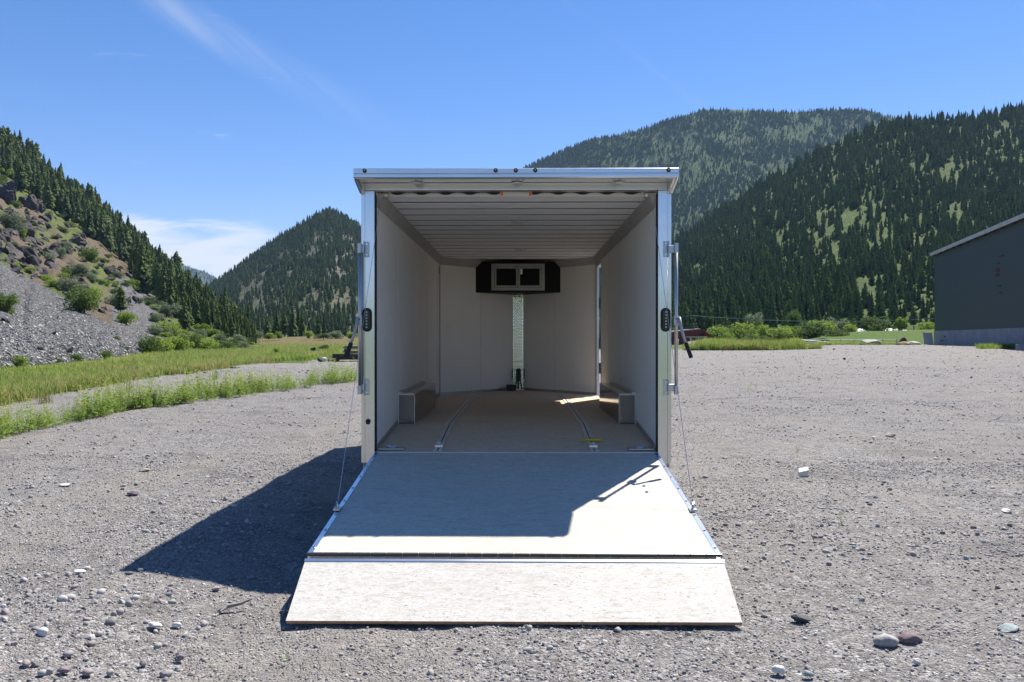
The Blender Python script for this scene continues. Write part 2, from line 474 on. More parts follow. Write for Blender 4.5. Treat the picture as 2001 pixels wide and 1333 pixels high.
# near hillside: slate scree, red-brown soil, grass, by painted zones (what lies where)
m, nt, b = mat('hillside_soil'); k = NT(nt); p = k.pos()
zone = k.node('ShaderNodeVertexColor', layer_name='zone'); zs = k.node('ShaderNodeSeparateColor'); k.put(zs.inputs[0], zone.outputs[0])
f = k.noise(p, 0.8, 8, 0.7); g = k.noise(p, 0.12, 6, 0.65, 0.6); h = k.noise(p, 6.0, 4, 0.7)
vo = k.vor(k.scaled(p, (1, 1, 2.2)), 4.0); vs_ = k.node('ShaderNodeSeparateColor'); k.put(vs_.inputs[0], vo.outputs['Color'])
soil = k.ramp(k.math('ADD', k.math('MULTIPLY', f, .6), k.math('MULTIPLY', h, .4)), [(0.3, (0.075, 0.055, 0.038)), (0.5, (0.16, 0.122, 0.082)), (0.72, (0.27, 0.225, 0.155))])
grs = k.ramp(f, [(0.3, (0.05, 0.075, 0.02)), (0.55, (0.14, 0.17, 0.045)), (0.75, (0.25, 0.25, 0.09))])
scr = k.ramp(vs_.outputs[0], [(0.0, (0.055, 0.054, 0.055)), (0.6, (0.15, 0.147, 0.145)), (0.92, (0.25, 0.245, 0.24)), (1.0, (0.5, 0.5, 0.5))])
gm = k.ramp(k.math('ADD', k.math('MULTIPLY', g, 0.75), k.math('MULTIPLY', zs.outputs[1], 0.6)), [(0.52, 0.0), (0.68, 1.0)])
col = k.mix(gm, soil, grs)
col = k.mix(k.ramp(k.math('ADD', zs.outputs[0], k.math('MULTIPLY', k.math('SUBTRACT', f, 0.5), 0.5)), [(0.4, 0.0), (0.6, 1.0)]), col, scr)
k.put(b.inputs['Base Color'], col); b.inputs['Roughness'].default_value = 0.95; b.inputs['Specular IOR Level'].default_value = 0.15
k.put(b.inputs['Normal'], k.bump(k.math('ADD', k.math('ADD', f, h), k.math('MULTIPLY', vo.outputs['Distance'], -0.8)), 1.0, 0.35))
M['slope_a'] = m


def foliage(name, c0, c1, trans=0.35, rough=0.7):
    m, nt, b = mat(name); k = NT(nt)
    oi = k.node('ShaderNodeObjectInfo'); p = k.obj()
    n = k.noise(p, 7.0, 3, 0.6)
    f = k.math('ADD', k.math('MULTIPLY', oi.outputs['Random'], 0.6), k.math('MULTIPLY', n, 0.4))
    c = k.ramp(f, [(0.15, c0), (0.85, c1)])
    k.put(b.inputs['Base Color'], c); b.inputs['Roughness'].default_value = rough; b.inputs['Specular IOR Level'].default_value = 0.2
    tr = k.node('ShaderNodeBsdfTranslucent'); k.put(tr.inputs['Color'], k.mix(0.3, c, tuple(min(1, x * 1.6) for x in c1)))
    mx = k.node('ShaderNodeMixShader'); mx.inputs[0].default_value = trans
    k.l.new(b.outputs[0], mx.inputs[1]); k.l.new(tr.outputs[0], mx.inputs[2])
    k.l.new(mx.outputs[0], k.n['Material Output'].inputs[0])
    return m


M['needle'] = foliage('conifer_needles', (0.016, 0.033, 0.016), (0.085, 0.125, 0.040), 0.48)
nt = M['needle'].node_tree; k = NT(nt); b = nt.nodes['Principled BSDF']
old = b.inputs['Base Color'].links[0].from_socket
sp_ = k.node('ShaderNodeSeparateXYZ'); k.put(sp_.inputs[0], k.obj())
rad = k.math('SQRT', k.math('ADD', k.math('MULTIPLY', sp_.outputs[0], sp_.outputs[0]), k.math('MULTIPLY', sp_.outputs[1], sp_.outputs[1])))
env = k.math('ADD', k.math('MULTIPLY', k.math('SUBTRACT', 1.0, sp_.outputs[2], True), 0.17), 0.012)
tip = k.ramp(k.math('DIVIDE', rad, env), [(0.45, 0.0), (1.0, 1.0)])  # sunlit rim painted into the needle colour, paler toward branch tips
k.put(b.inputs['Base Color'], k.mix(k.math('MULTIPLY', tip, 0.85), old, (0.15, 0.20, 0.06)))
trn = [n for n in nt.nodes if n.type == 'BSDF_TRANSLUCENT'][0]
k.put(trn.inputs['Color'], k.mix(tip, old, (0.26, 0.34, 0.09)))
M['leaf'] = foliage('broad_leaves', (0.12, 0.19, 0.03), (0.24, 0.32, 0.055), 0.45)
M['leaf_dark'] = foliage('dark_leaves', (0.05, 0.09, 0.022), (0.12, 0.18, 0.04), 0.40)
M['leaf_sage'] = foliage('sage_leaves', (0.10, 0.135, 0.075), (0.20, 0.24, 0.14), 0.35)
M['blade'] = foliage('grass_blades', (0.10, 0.17, 0.03), (0.235, 0.305, 0.07), 0.5)
M['blade_dry'] = foliage('dry_grass_blades', (0.20, 0.20, 0.06), (0.36, 0.33, 0.13), 0.4)
M['weed'] = foliage('weed_leaves', (0.12, 0.20, 0.035), (0.27, 0.36, 0.085), 0.45)
M['flower'] = foliage('yellow_flowers', (0.50, 0.42, 0.03), (0.62, 0.54, 0.08), 0.3)
M['bark'] = plain('bark', (0.085, 0.055, 0.038), 0.9, 0, 0.35, 12, 0.5)
M['rock'] = plain('dark_outcrop_rock', (0.055, 0.047, 0.047), 0.9, 0, 0.7, 1.8, 1.0)
m, nt, b = mat('river_stone'); k = NT(nt); oi = k.node('ShaderNodeObjectInfo')
n_ = k.noise(k.obj(), 3.0, 5, 0.65)
pal = k.ramp(oi.outputs['Random'], [(0.0, (0.12, 0.12, 0.12)), (0.15, (0.24, 0.225, 0.22)), (0.4, (0.34, 0.32, 0.305)), (0.55, (0.30, 0.245, 0.245)), (0.7, (0.32, 0.335, 0.325)), (0.9, (0.40, 0.385, 0.37)), (1.0, (0.58, 0.57, 0.55))])
k.put(b.inputs['Base Color'], k.mix(k.math('MULTIPLY', n_, 0.35), pal, (0.16, 0.15, 0.14)))
b.inputs['Roughness'].default_value = 0.75; b.inputs['Specular IOR Level'].default_value = 0.3
M['stone'] = m
m, nt, b = mat('slate'); k = NT(nt); oi = k.node('ShaderNodeObjectInfo')
pal = k.ramp(oi.outputs['Random'], [(0.0, (0.055, 0.054, 0.055)), (0.6, (0.135, 0.132, 0.13)), (0.9, (0.22, 0.215, 0.21)), (1.0, (0.42, 0.41, 0.40))])
k.put(b.inputs['Base Color'], pal); b.inputs['Roughness'].default_value = 0.6; b.inputs['Specular IOR Level'].default_value = 0.4
M['slate'] = m

# warehouse
m, nt, b = mat('green_metal_siding'); k = NT(nt); p = k.obj(); sp = k.node('ShaderNodeSeparateXYZ'); k.put(sp.inputs[0], p)
zz = sp.outputs[2]
fr = k.math('FRACT', k.math('MULTIPLY', zz, 3.6))
pan = k.noise(k.scaled(p, (0.5, 0.5, 3.6)), 1.0, 2, 0.5); st = k.noise(k.scaled(p, (3, 3, 0.12)), 1.0, 5, 0.6); big = k.noise(p, 0.25, 4, 0.5)
c = k.mix(k.math('MULTIPLY', st, 0.7), (0.026, 0.040, 0.043), (0.040, 0.058, 0.062))
c = k.mix(k.math('MULTIPLY', k.ramp(big, [(0.35, 0.0), (0.7, 1.0)]), 0.5), c, (0.036, 0.046, 0.048))
c = k.mix(k.math('MULTIPLY', k.ramp(fr, [(0.0, 1.0), (0.09, 0.0)]), 0.6), c, (0.018, 0.024, 0.026))
k.put(b.inputs['Base Color'], c); b.inputs['Roughness'].default_value = 0.55
k.put(b.inputs['Normal'], k.bump(fr, 0.35, 0.03))
M['siding'] = m
M['concrete'] = plain('pale_concrete', (0.27, 0.265, 0.28), 0.85, 0, 0.18, 0.7, 0.2)
M['fascia'] = plain('weathered_fascia', (0.42, 0.40, 0.37), 0.7, 0, 0.2, 2)
M['pale_panel'] = plain('pale_panel', (0.6, 0.62, 0.58), 0.6)
M['dark_wood'] = plain('dark_wood', (0.05, 0.04, 0.033), 0.85, 0, 0.4, 6)
M['grey_wood'] = plain('weathered_grey_wood', (0.27, 0.25, 0.22), 0.85, 0, 0.3, 8)
M['red_wall'] = plain('barn_red_siding', (0.17, 0.022, 0.02), 0.75, 0, 0.2, 1)
M['roof_grey'] = plain('pale_roof', (0.45, 0.44, 0.43), 0.6, 0, 0.15, 1)
M['rust'] = plain('rust_mark', (0.10, 0.03, 0.028), 0.9, 0, 0.5, 4)
M['glass_dark'] = plain('dark_window', (0.015, 0.016, 0.018), 0.15)
M['red_soil'] = plain('brick_rubble', (0.22, 0.13, 0.11), 0.9, 0, 0.4, 3)


# ------------------------------------------------------------------ scattering (geometry nodes, for stuff only)
def scatter(name, pts, rot, scl, pid, protos, kind='stuff', label=None, cat=None):
    n = len(pts)
    me = bpy.data.meshes.new(name)
    me.vertices.add(n); me.vertices.foreach_set('co', np.asarray(pts, np.float32).ravel())
    for nm, dt, arr, key in (('rot', 'FLOAT_VECTOR', rot, 'vector'), ('scl', 'FLOAT_VECTOR', scl, 'vector'), ('pid', 'INT', pid, 'value')):
        a = me.attributes.new(nm, dt, 'POINT')
        a.data.foreach_set(key, np.asarray(arr, np.int32 if dt == 'INT' else np.float32).ravel())
    o = link(name, me)
    ng = bpy.data.node_groups.new(name + '_scatter', 'GeometryNodeTree')
    ng.interface.new_socket('Geometry', in_out='INPUT', socket_type='NodeSocketGeometry')
    ng.interface.new_socket('Geometry', in_out='OUTPUT', socket_type='NodeSocketGeometry')
    N = ng.nodes; L = ng.links
    gi = N.new('NodeGroupInput'); go = N.new('NodeGroupOutput')
    iop = N.new('GeometryNodeInstanceOnPoints'); jn = N.new('GeometryNodeJoinGeometry')
    for p in reversed(protos):
        oi = N.new('GeometryNodeObjectInfo'); oi.transform_space = 'ORIGINAL'
        oi.inputs['Object'].default_value = p; oi.inputs['As Instance'].default_value = True
        L.new(oi.outputs['Geometry'], jn.inputs[0])
    def attr(nm, dt):
        a = N.new('GeometryNodeInputNamedAttribute'); a.data_type = dt; a.inputs['Name'].default_value = nm
        return a.outputs[0]
    L.new(gi.outputs[0], iop.inputs['Points']); L.new(jn.outputs[0], iop.inputs['Instance'])
    iop.inputs['Pick Instance'].default_value = True
    L.new(attr('pid', 'INT'), iop.inputs['Instance Index'])
    L.new(attr('rot', 'FLOAT_VECTOR'), iop.inputs['Rotation'])
    L.new(attr('scl', 'FLOAT_VECTOR'), iop.inputs['Scale'])
    L.new(iop.outputs[0], go.inputs[0])
    md = o.modifiers.new('scatter', 'NODES'); md.node_group = ng
    return tag(o, label, cat, None, kind)


# ================================================================== SETTING: ground
def ring_sheet(name, mt, rings, ang, keep, zoff, rough=0.0):
    """sheet in polar layout round the standing point; keep(x, y) cuts its outline"""
    R, A = np.meshgrid(rings, ang, indexing='ij')
    x = CAM.x + R * np.sin(A); y = R * np.cos(A)
    z = gz(x, y) + zoff
    if rough:
        amp = np.clip(R / 6.0, 0.4, 3.0)
        z = z + rough * (fbm(x * 1.7, y * 1.7, 4, 3) - 0.5) * np.minimum(1.0, 0.5 + R / 40) + 0.35 * rough * (fbm(x * 7, y * 7, 3, 9) - 0.5) * (R < 25)
        z = z - 0.0 * amp
    nr, na = R.shape
    v = np.stack([x, y, z], -1).reshape(-1, 3)
    i = np.arange(nr - 1)[:, None] * na + np.arange(na - 1)[None, :]
    q = np.stack([i, i + na, i + na + 1, i + 1], -1).reshape(-1, 4)
    if keep is not None:
        cen = v[q].mean(1); q = q[keep(cen[:, 0], cen[:, 1])]
        used = np.unique(q); mp = np.full(len(v), -1); mp[used] = np.arange(len(used)); v = v[used]; q = mp[q]
    o = link(name, mesh_np(name, v, q, mt, smooth=True))
    return tag(o, kind='structure')


front = np.radians(np.arange(-50, 50.01, 0.3)); back = np.radians(np.arange(53, 310.1, 4.0))
ANG = np.concatenate([front, back, [front[0] + 2 * math.pi]])


def inpoly(poly, x, y):
    x = np.asarray(x); y = np.asarray(y); r = np.zeros(x.shape, bool); n = len(poly)
    for i in range(n):
        x1, y1 = poly[i]; x2, y2 = poly[(i + 1) % n]
        c = ((y1 > y) != (y2 > y)) & (x < (x2 - x1) * (y - y1) / (y2 - y1 + 1e-12) + x1)
        r ^= c
    return r


LOT = [(-9.5, -9), (-26, 2), (-19, 12), (-12.6, 18.6), (-14.2, 31), (-15.2, 44), (-12, 58), (-6, 72), (6, 76), (20, 86), (30, 112), (44, 118), (62, 113), (72, 96), (60, 50), (40, 10), (14, -9)]


def in_lot(x, y):
    w = 0.9 * np.clip(np.hypot(x, y) / 25, 0.35, 3)
    return inpoly(LOT, x + w * (fbm(x * .45, y * .45, 4, 21) - .5) * 2, y + w * (fbm(x * .45, y * .45, 4, 33) - .5) * 2)


rg = [0.35]
while rg[-1] < 135: rg.append(rg[-1] * 1.0125 + 0.0)
ring_sheet('gravel_lot', M['gravel'], np.array(rg), ANG, in_lot, 0.0, 0.075)
rb = [0.5]
while rb[-1] < 9000: rb.append(rb[-1] * 1.06)
ring_sheet('meadow_ground', M['meadow'], np.array(rb), np.radians(np.arange(0, 360.1, 2.0)), None, -0.075)


# ================================================================== SETTING: hills
class Hill:
    """terrain between a foot line and a crest line; surf(px, t): t = 0 foot, 1 crest"""
    def __init__(s, name, mt, cols, ry, d0, d1, p, foot, seed, amp=0.05, gul=30.0, npx=220, nt=70):
        s.cols = np.array(cols, float); s.ry = np.array(ry, float)
        s.d0 = np.broadcast_to(np.array(d0, float), s.cols.shape); s.d1 = np.broadcast_to(np.array(d1, float), s.cols.shape)
        s.foot = np.broadcast_to(np.array(foot, float), s.cols.shape)
        s.p = p; s.seed = seed; s.amp = amp; s.gul = gul
        pxs = np.linspace(s.cols[0], s.cols[-1], npx)
        ts = np.concatenate([np.linspace(0, 1, nt), [1.08, 1.2, 1.4]])
        PX, T = np.meshgrid(pxs, ts, indexing='ij')
        v = s.surf(PX, T).reshape(-1, 3)
        n2 = len(ts)
        i = np.arange(npx - 1)[:, None] * n2 + np.arange(n2 - 1)[None, :]
        q = np.stack([i, i + n2, i + n2 + 1, i + 1], -1).reshape(-1, 4)
        s.me = mesh_np(name, v, q, mt, smooth=True); s.PX = PX; s.T = T
        s.o = tag(link(name, s.me), kind='structure')

    def dist(s, px, t): 
        a = np.interp(px, s.cols, s.d0); b = np.interp(px, s.cols, s.d1); return a + (b - a) * t

    def surf(s, px, t):
        px = np.asarray(px, float); t = np.asarray(t, float)
        d = s.dist(px, t); tc = np.clip(t, 0, 1)
        top = (HOR - np.interp(px, s.cols, s.ry)) / F
        fz = np.interp(px, s.cols, s.foot); bot = (fz - CAM.z) / np.interp(px, s.cols, s.d0)
        e = bot + (top - bot) * tc ** s.p
        n = fbm(px / s.gul, tc * 3.0, 4, s.seed) - 0.5 + 0.5 * (fbm(px / s.gul * 4, tc * 14.0, 3, s.seed + 5) - 0.5)
        e = e + s.amp * np.maximum(top - bot, 0.01) * n * np.sin(np.pi * np.clip(tc, 0.0, 1.0) ** 0.8) ** 0.7 + s.amp * 0.12 * np.abs(top) * (fbm(px / s.gul * 2.2, tc * 0 + 3.3, 3, s.seed + 9) - 0.5) * tc
        z = CAM.z + e * d - np.clip(t - 1, 0, 1) * 2.2 * np.maximum(z_pos(e * d), 1.0)
        r = (px - 1000.5) / F * d
        return np.stack([CAM.x + RT[0] * r + FW[0] * d, CAM.y + RT[1] * r + FW[1] * d, z], -1)


def z_pos(a): return np.maximum(a, 0)


hillA = Hill('near_hillside', M['slope_a'],
             [-900, -500, -200, 0, 100, 200, 300, 380, 430, 480, 508],
             [-60, 60, 165, 277, 352, 428, 522, 590, 622, 648, 664],
             [14, 20, 25, 31, 42, 52, 66, 76, 82, 88, 95], [430, 430, 430, 430, 430, 430, 410, 350, 290, 200, 130], 0.52,
             0.0, 41, 0.10, 60.0, 360, 120)
hillB = Hill('distant_mountain', M['slope_b'], [200, 260, 345, 400, 430, 520, 700], [455, 480, 514, 531, 548, 590, 640], 2600, 3600, 0.8, 0.0, 55, 0.05, 40)
hillC = Hill('conical_mountain', M['slope_c'], [300, 380, 415, 500, 560, 620, 650, 700, 760, 850, 950, 1050],
             [640, 585, 560, 499, 458, 421, 414, 440, 490, 565, 610, 640], 420, 1000, 0.85, 0.0, 61, 0.06, 45)
hillD = Hill('far_forested_ridge', M['slope_d'], [680, 780, 860, 950, 1010, 1080, 1150, 1250, 1300, 1380, 1430, 1500, 1560, 1640, 1700, 1760, 1900, 2100],
             [640, 560, 470, 385, 338, 303, 275, 256, 236, 216, 215, 219, 220, 215, 218, 234, 256, 275], 800, 1900, 0.85, 0.0, 71, 0.07, 60)
hillE = Hill('near_forested_ridge', M['slope_e'], [1040, 1150, 1250, 1320, 1400, 1500, 1600, 1700, 1760, 1800, 1850, 1900, 2001, 2200, 2600, 3000],
             [640, 600, 535, 478, 420, 355, 297, 254, 241, 238, 236, 231, 213, 166, 120, 90], 215, 720, 0.80, 0.5, 81, 0.07, 70, 320, 90)
hillF = Hill('valley_rise', M['brown_meadow'], [440, 500, 600, 700, 800, 950], [668, 660, 657.5, 657.5, 658, 664], 78, 190, 0.9, -0.1, 91, 0.05, 60, 80, 30)
hillM = Hill('grass_mound', M['mound'], [1530, 1570, 1610, 1680, 1760, 1830, 1900, 2000], [672, 664, 653, 647.5, 646, 643.5, 645, 655], 121, 158, 0.85, 0.3, 95, 0.10, 40, 120, 30)

# zones of the near hillside: r = scree, g = grass
def zones(px, py):
    """what covers the near hillside at that place: (scree, grass)"""
    top = np.interp(px, [-900, -100, 0, 130, 230, 290, 310], [200, 470, 512, 585, 645, 700, 720])
    sc = sstep(-14, 14, py - top)
    low = sstep(285, 330, px) * sstep(610, 640, py)
    # second tongue of scree, greyer soil between bushes
    t2 = sstep(200, 225, px) * sstep(330, 300, px) * sstep(500, 560, py) * (py < 720) * 0.62
    gr = 0.75 * sstep(0.3, 0.7, fbm(px / 38, py / 38, 4, 77)) + low
    return np.clip(np.maximum(sc, t2) * (1 - low), 0, 1), np.clip(gr, 0, 1)


co = np.empty(len(hillA.me.vertices) * 3, np.float32); hillA.me.vertices.foreach_get('co', co); co = co.reshape(-1, 3)
def project(p):
    p = np.asarray(p, float); dx = p[:, 0] - CAM.x; dy = p[:, 1] - CAM.y
    d = dx * FW[0] + dy * FW[1]; r = dx * RT[0] + dy * RT[1]
    return 1000.5 + F * r / d, HOR - F * (p[:, 2] - CAM.z) / d, d
ppx, ppy, pd = project(co)
zr, zg = zones(ppx, ppy)
za = hillA.me.color_attributes.new('zone', 'FLOAT_COLOR', 'POINT')
za.data.foreach_set('color', np.stack([zr, zg, 0 * zr, 0 * zr + 1], -1).astype(np.float32).ravel())

# low hills behind the viewer (seen only as reflections in the bare metal)
bx, by = [], []
vv = []; A_ = np.radians(np.arange(95, 266, 2.5))
for a in A_:
    hgt = 10 + 7 * float(vn(a * 3, 0.5, 4))
    for r_, z_ in ((70, -0.3), (110, hgt * .3), (190, hgt), (260, hgt * 1.15), (330, -1)):
        vv.append((r_ * math.sin(a), r_ * math.cos(a), z_))
n5 = 5; i = np.arange(len(A_) - 1)[:, None] * n5 + np.arange(n5 - 1)[None, :]
tag(link('valley_slope', mesh_np('valley_slope', vv, np.stack([i, i + 1, i + n5 + 1, i + n5], -1).reshape(-1, 4), M['meadow'], smooth=True)), kind='structure')


# ================================================================== TRAILER
YR, HW, OW = 6.55, 1.18, 1.295
ZS, ZF, YB, YC, YN, NS = 0.541, 0.646, 7.76, 11.78, 12.95, 0.085
ZC = 2.72
ZSOF = 2.79
trailer = tag(empty('enclosed_trailer', (0, YR, 0)), 'long enclosed cargo trailer with bare metal rear frame and fold-down ramp open on the gravel', 'trailer')
TR = Matrix.Translation((0, -YR, 0))


def part(mb, name, mats, parent=None, bevel=0.0, smooth=False):
    """coordinates are world coordinates; top parts hang under the trailer"""
    o = mb.build(name, mats, None, bevel, smooth)
    o.parent = parent or trailer
    if parent is None: o.location = (0, -YR, 0)
    return o


def sy(x, s): return x * s


# chassis, wheels, tongue
part(MB().box(-0.95, 0.95, YR + .05, YN - .1, 0.36, 0.44).box(-0.6, -0.5, YR + .1, YN + 1.6, 0.36, 0.46).box(.5, .6, YR + .1, YN + .1, .36, .46), 'chassis', M['paint_black'])
for s in (-1, 1):
    for y in (8.3, 9.16):
        t = MB(); t.tube([(s * 1.02, y, .36), (s * 1.05, y, .36), (s * 1.2, y, .36), (s * 1.23, y, .36)], [.31, .355, .355, .31], 28)
        w = part(t, 'wheel', M['rubber'])
        r = MB(); r.tube([(s * 1.205, y, .36), (s * 1.24, y, .36)], [.2, .19], 20); part(r, 'rim', M['alu'], w)
# floor
th = 0.10
bt = MB().prism([(YR + .012, ZS), (YB - .002, ZF), (YB - .002, ZF - th), (YR + .012, ZS - th)], 'x', -HW, HW); part(bt, 'beavertail_floor', M['floor_board'])
mf = MB().prism([(YB + .002, ZF), (YC, ZF), (YC, ZF - th), (YB + .002, ZF - th)], 'x', -HW, HW)
part(mf, 'deck_floor', M['floor_board'])
part(MB().prism([(-HW, YC), (HW, YC), (NS, YN), (-NS, YN)], 'z', ZF - th, ZF), 'nose_floor', M['floor_board'])
part(MB().prism([(YR - .012, ZS + .004), (YR + .012, ZS + .004), (YR + .012, .45), (YR - .012, .45)], 'x', -1.181, 1.181), 'sill_plate', M['alu_h'], bevel=.003)
def fz_(y): return ZF if y >= YB else ZS + (y - YR) * (ZF - ZS) / (YB - YR)


# walls
zt = 2.80
DY0, DY1, DZ = 11.05, 11.72, 2.55
for s in (-1, 1):
    segs = [(YR + .09, 7.79), (7.794, 9.01), (9.014, 10.23), (10.234, DY0 if s > 0 else 11.45)]
    if s < 0: segs.append((11.454, YC))
    for a, b_ in segs:
        zl = 0.42
        part(MB().box(s * HW, s * (OW - .012), a, b_, zl, zt), 'wall_panel', M['liner'])
    if s > 0:
        part(MB().box(HW, OW - .012, DY0 + .002, DY1 - .002, DZ, zt), 'door_header_panel', M['liner'])
        part(MB().box(HW, OW - .012, DY0 + .002, DY1 - .002, .42, ZF + .006), 'door_sill', M['alu'])
        part(MB().box(HW, HW + .022, DY1, YC, .42, zt), 'wall_panel', M['liner'])
        fr = MB().box(HW - .012, OW + .02, DY0 - .03, DY0 + .012, ZF + .01, DZ).box(HW - .006, HW + .026, DY1 - .012, DY1 + .02, ZF + .01, DZ).box(HW - .012, OW + .02, DY0 - .03, DY1 + .03, DZ + .002, DZ + .035)
        part(fr, 'door_frame', M['galv'])
        for zq in (2.02, 1.42, 1.05): part(MB().box(HW + .028, HW + .058, DY1 - .04, DY1 - .013, zq - .08, zq + .08), 'door_hinge', M['black'])
        part(MB().box(OW - .010, OW, YR + .08, DY0 - .032, .40, zt + .01), 'outer_skin', M['white_paint'])
        part(MB().box(HW + .027, HW + .034, DY1 + .022, YC, .40, zt + .01), 'outer_skin', M['white_paint'])
        part(MB().box(OW - .010, OW, DY0 - .03, DY1 + .03, DZ + .04, zt + .01), 'outer_skin', M['white_paint'])
        # side door, swung right back flat against the outside of the wall
        part(MB().box(OW + .03, OW + .065, DY0 - .70, DY0 - .04, ZF, DZ - .01), 'side_door', M['white_paint'])
    else:
        part(MB().box(-OW, -OW + .010, YR + .08, YC, .40, zt + .01), 'outer_skin', M['white_paint'])
        part(MB().box(-HW, -HW + .006, YC - .07, YC - .045, 2.47, 2.56), 'wall_slot', M['black'])
    # nose walls, two panels a side
    a = Vector((s * HW, YC)); b_ = Vector((s * NS, YN)); n = Vector((b_.y - a.y, -(b_.x - a.x))).normalized() * s
    n = n if n.y > 0 else -n
    e = (b_ - a).normalized() * .0015
    mid = a.lerp(b_, 0.54)
    for p, q in ((a, mid - e), (mid + e, b_)):
        part(MB().prism([tuple(p), tuple(q), tuple(q + n * .03), tuple(p + n * .03)], 'z', .42, zt), 'nose_panel', M['liner'])
    part(MB().prism([tuple(a + n * .032), tuple(b_ + n * .032), tuple(b_ + n * .040), tuple(a + n * .040)], 'z', .40, zt + .01), 'outer_skin', M['white_paint'])
    for yj in (7.792, 9.012, 10.232) + ((11.452,) if s < 0 else ()):
        part(MB().box(s * (HW - .0018), s * (HW - .0002), yj - .009, yj + .009, fz_(yj) + .055, ZC - .118), 'joint_strip', M['joint'])
    pj = mid - n * .0002; dj = e / .0015 * .009
    part(MB().prism([tuple(pj - dj), tuple(pj + dj), tuple(pj + dj - n * .0018), tuple(pj - dj - n * .0018)], 'z', ZF + .04, ZC - .118), 'joint_strip', M['joint'])
    # corner bead
    part(MB().tube([(s * (HW - .004), YC - .002, ZF), (s * (HW - .004), YC - .002, ZC - .1)], .012, 8), 'corner_bead', M['cove'])
    # angle trim where floor meets wall
    tr = MB().prism([(YR + .1, ZS + .009), (YB, ZF + .002), (YB, ZF + .05), (YR + .1, ZS + .057)], 'x', s * (HW - .001), s * (HW - .007))
    part(tr, 'floor_trim', M['galv']); tr = MB()
    tr.prism([(YB + 1.95, ZF + .002), (DY0 - .05 if s > 0 else YC, ZF + .002), (DY0 - .05 if s > 0 else YC, ZF + .045), (YB + 1.95, ZF + .045)], 'x', s * (HW - .001), s * (HW - .007))
    part(tr, 'floor_trim', M['galv']); tr = MB()
    tr.prism([tuple(a - n * .001), tuple(b_ - n * .001), tuple(b_ - n * .006), tuple(a - n * .006)], 'z', ZF + .001, ZF + .035)
    part(tr, 'floor_trim', M['galv'])
    # cove along wall top
    cv = MB().prism([(s * (HW - .001), ZC - .115), (s * (HW - .012), ZC - .115), (s * (HW - .062), ZC + .004), (s * (HW - .001), ZC + .004)], 'y', YR + .10, YC - .02)
    part(cv, 'cove_trim', M['cove'])
    m_ = n * -1
    pa = a + m_ * .001; pb = a.lerp(b_, .6)
    vsn = [(*pa, ZC - .115), (*pb, ZC - .115), (*(pb + m_ * .085), ZC + .004), (*(pa + m_ * .085), ZC + .004), (*pa, ZC + .004), (*pb, ZC + .004)]
    part(MB().add(vsn, [(0, 1, 2, 3), (3, 2, 5, 4), (0, 4, 5, 1), (0, 3, 4), (1, 5, 2)]), 'cove_trim', M['cove'])
# roof skin and bows
part(MB().prism([(-OW, YR + .02), (OW, YR + .02), (OW, YC + .05), (NS, YN + .12), (-NS, YN + .12), (-OW, YC + .05)], 'z', 2.812, 2.835), 'roof_skin', M['bow'])
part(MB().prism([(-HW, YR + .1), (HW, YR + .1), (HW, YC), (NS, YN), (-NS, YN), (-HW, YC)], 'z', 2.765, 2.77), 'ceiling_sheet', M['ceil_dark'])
bow0 = None
for i in range(15):
    y = YR + .175 + i * .36
    wmax = HW - .045
    if y > YC - .05:
        wmax = HW - .045 - (y - YC + .05) * .93
    bw = MB()
    for u0, u1, dz in ((0, .195, .008), (.228, .300, .005)):
        bw.prism([(y + u0, 2.764), (y + u0, ZC - dz + .004), (y + u0 + .004, ZC - dz), (y + u1 - .004, ZC - dz), (y + u1, ZC - dz + .004), (y + u1, 2.764)], 'x', -wmax, wmax)
    bo = part(bw, 'roof_bow', M['bow'])
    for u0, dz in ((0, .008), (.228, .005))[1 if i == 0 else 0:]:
        part(MB().box(-wmax, wmax, y + u0 - .004, y + u0 - .0005, ZC - dz + .006, 2.7635), 'bow_gap_shade', M['rubber'], bo)  # dark strip standing in for the shade in the gap before each bow
for (y, x) in ((8.18, .02), (10.65, .04)):
    t = MB().tube([(x, y, ZC - .011), (x, y, ZC - .022), (x, y, ZC - .034)], [.088, .085, .05], 24)
    part(t, 'dome_light', M['lamp_lens'], smooth=False)
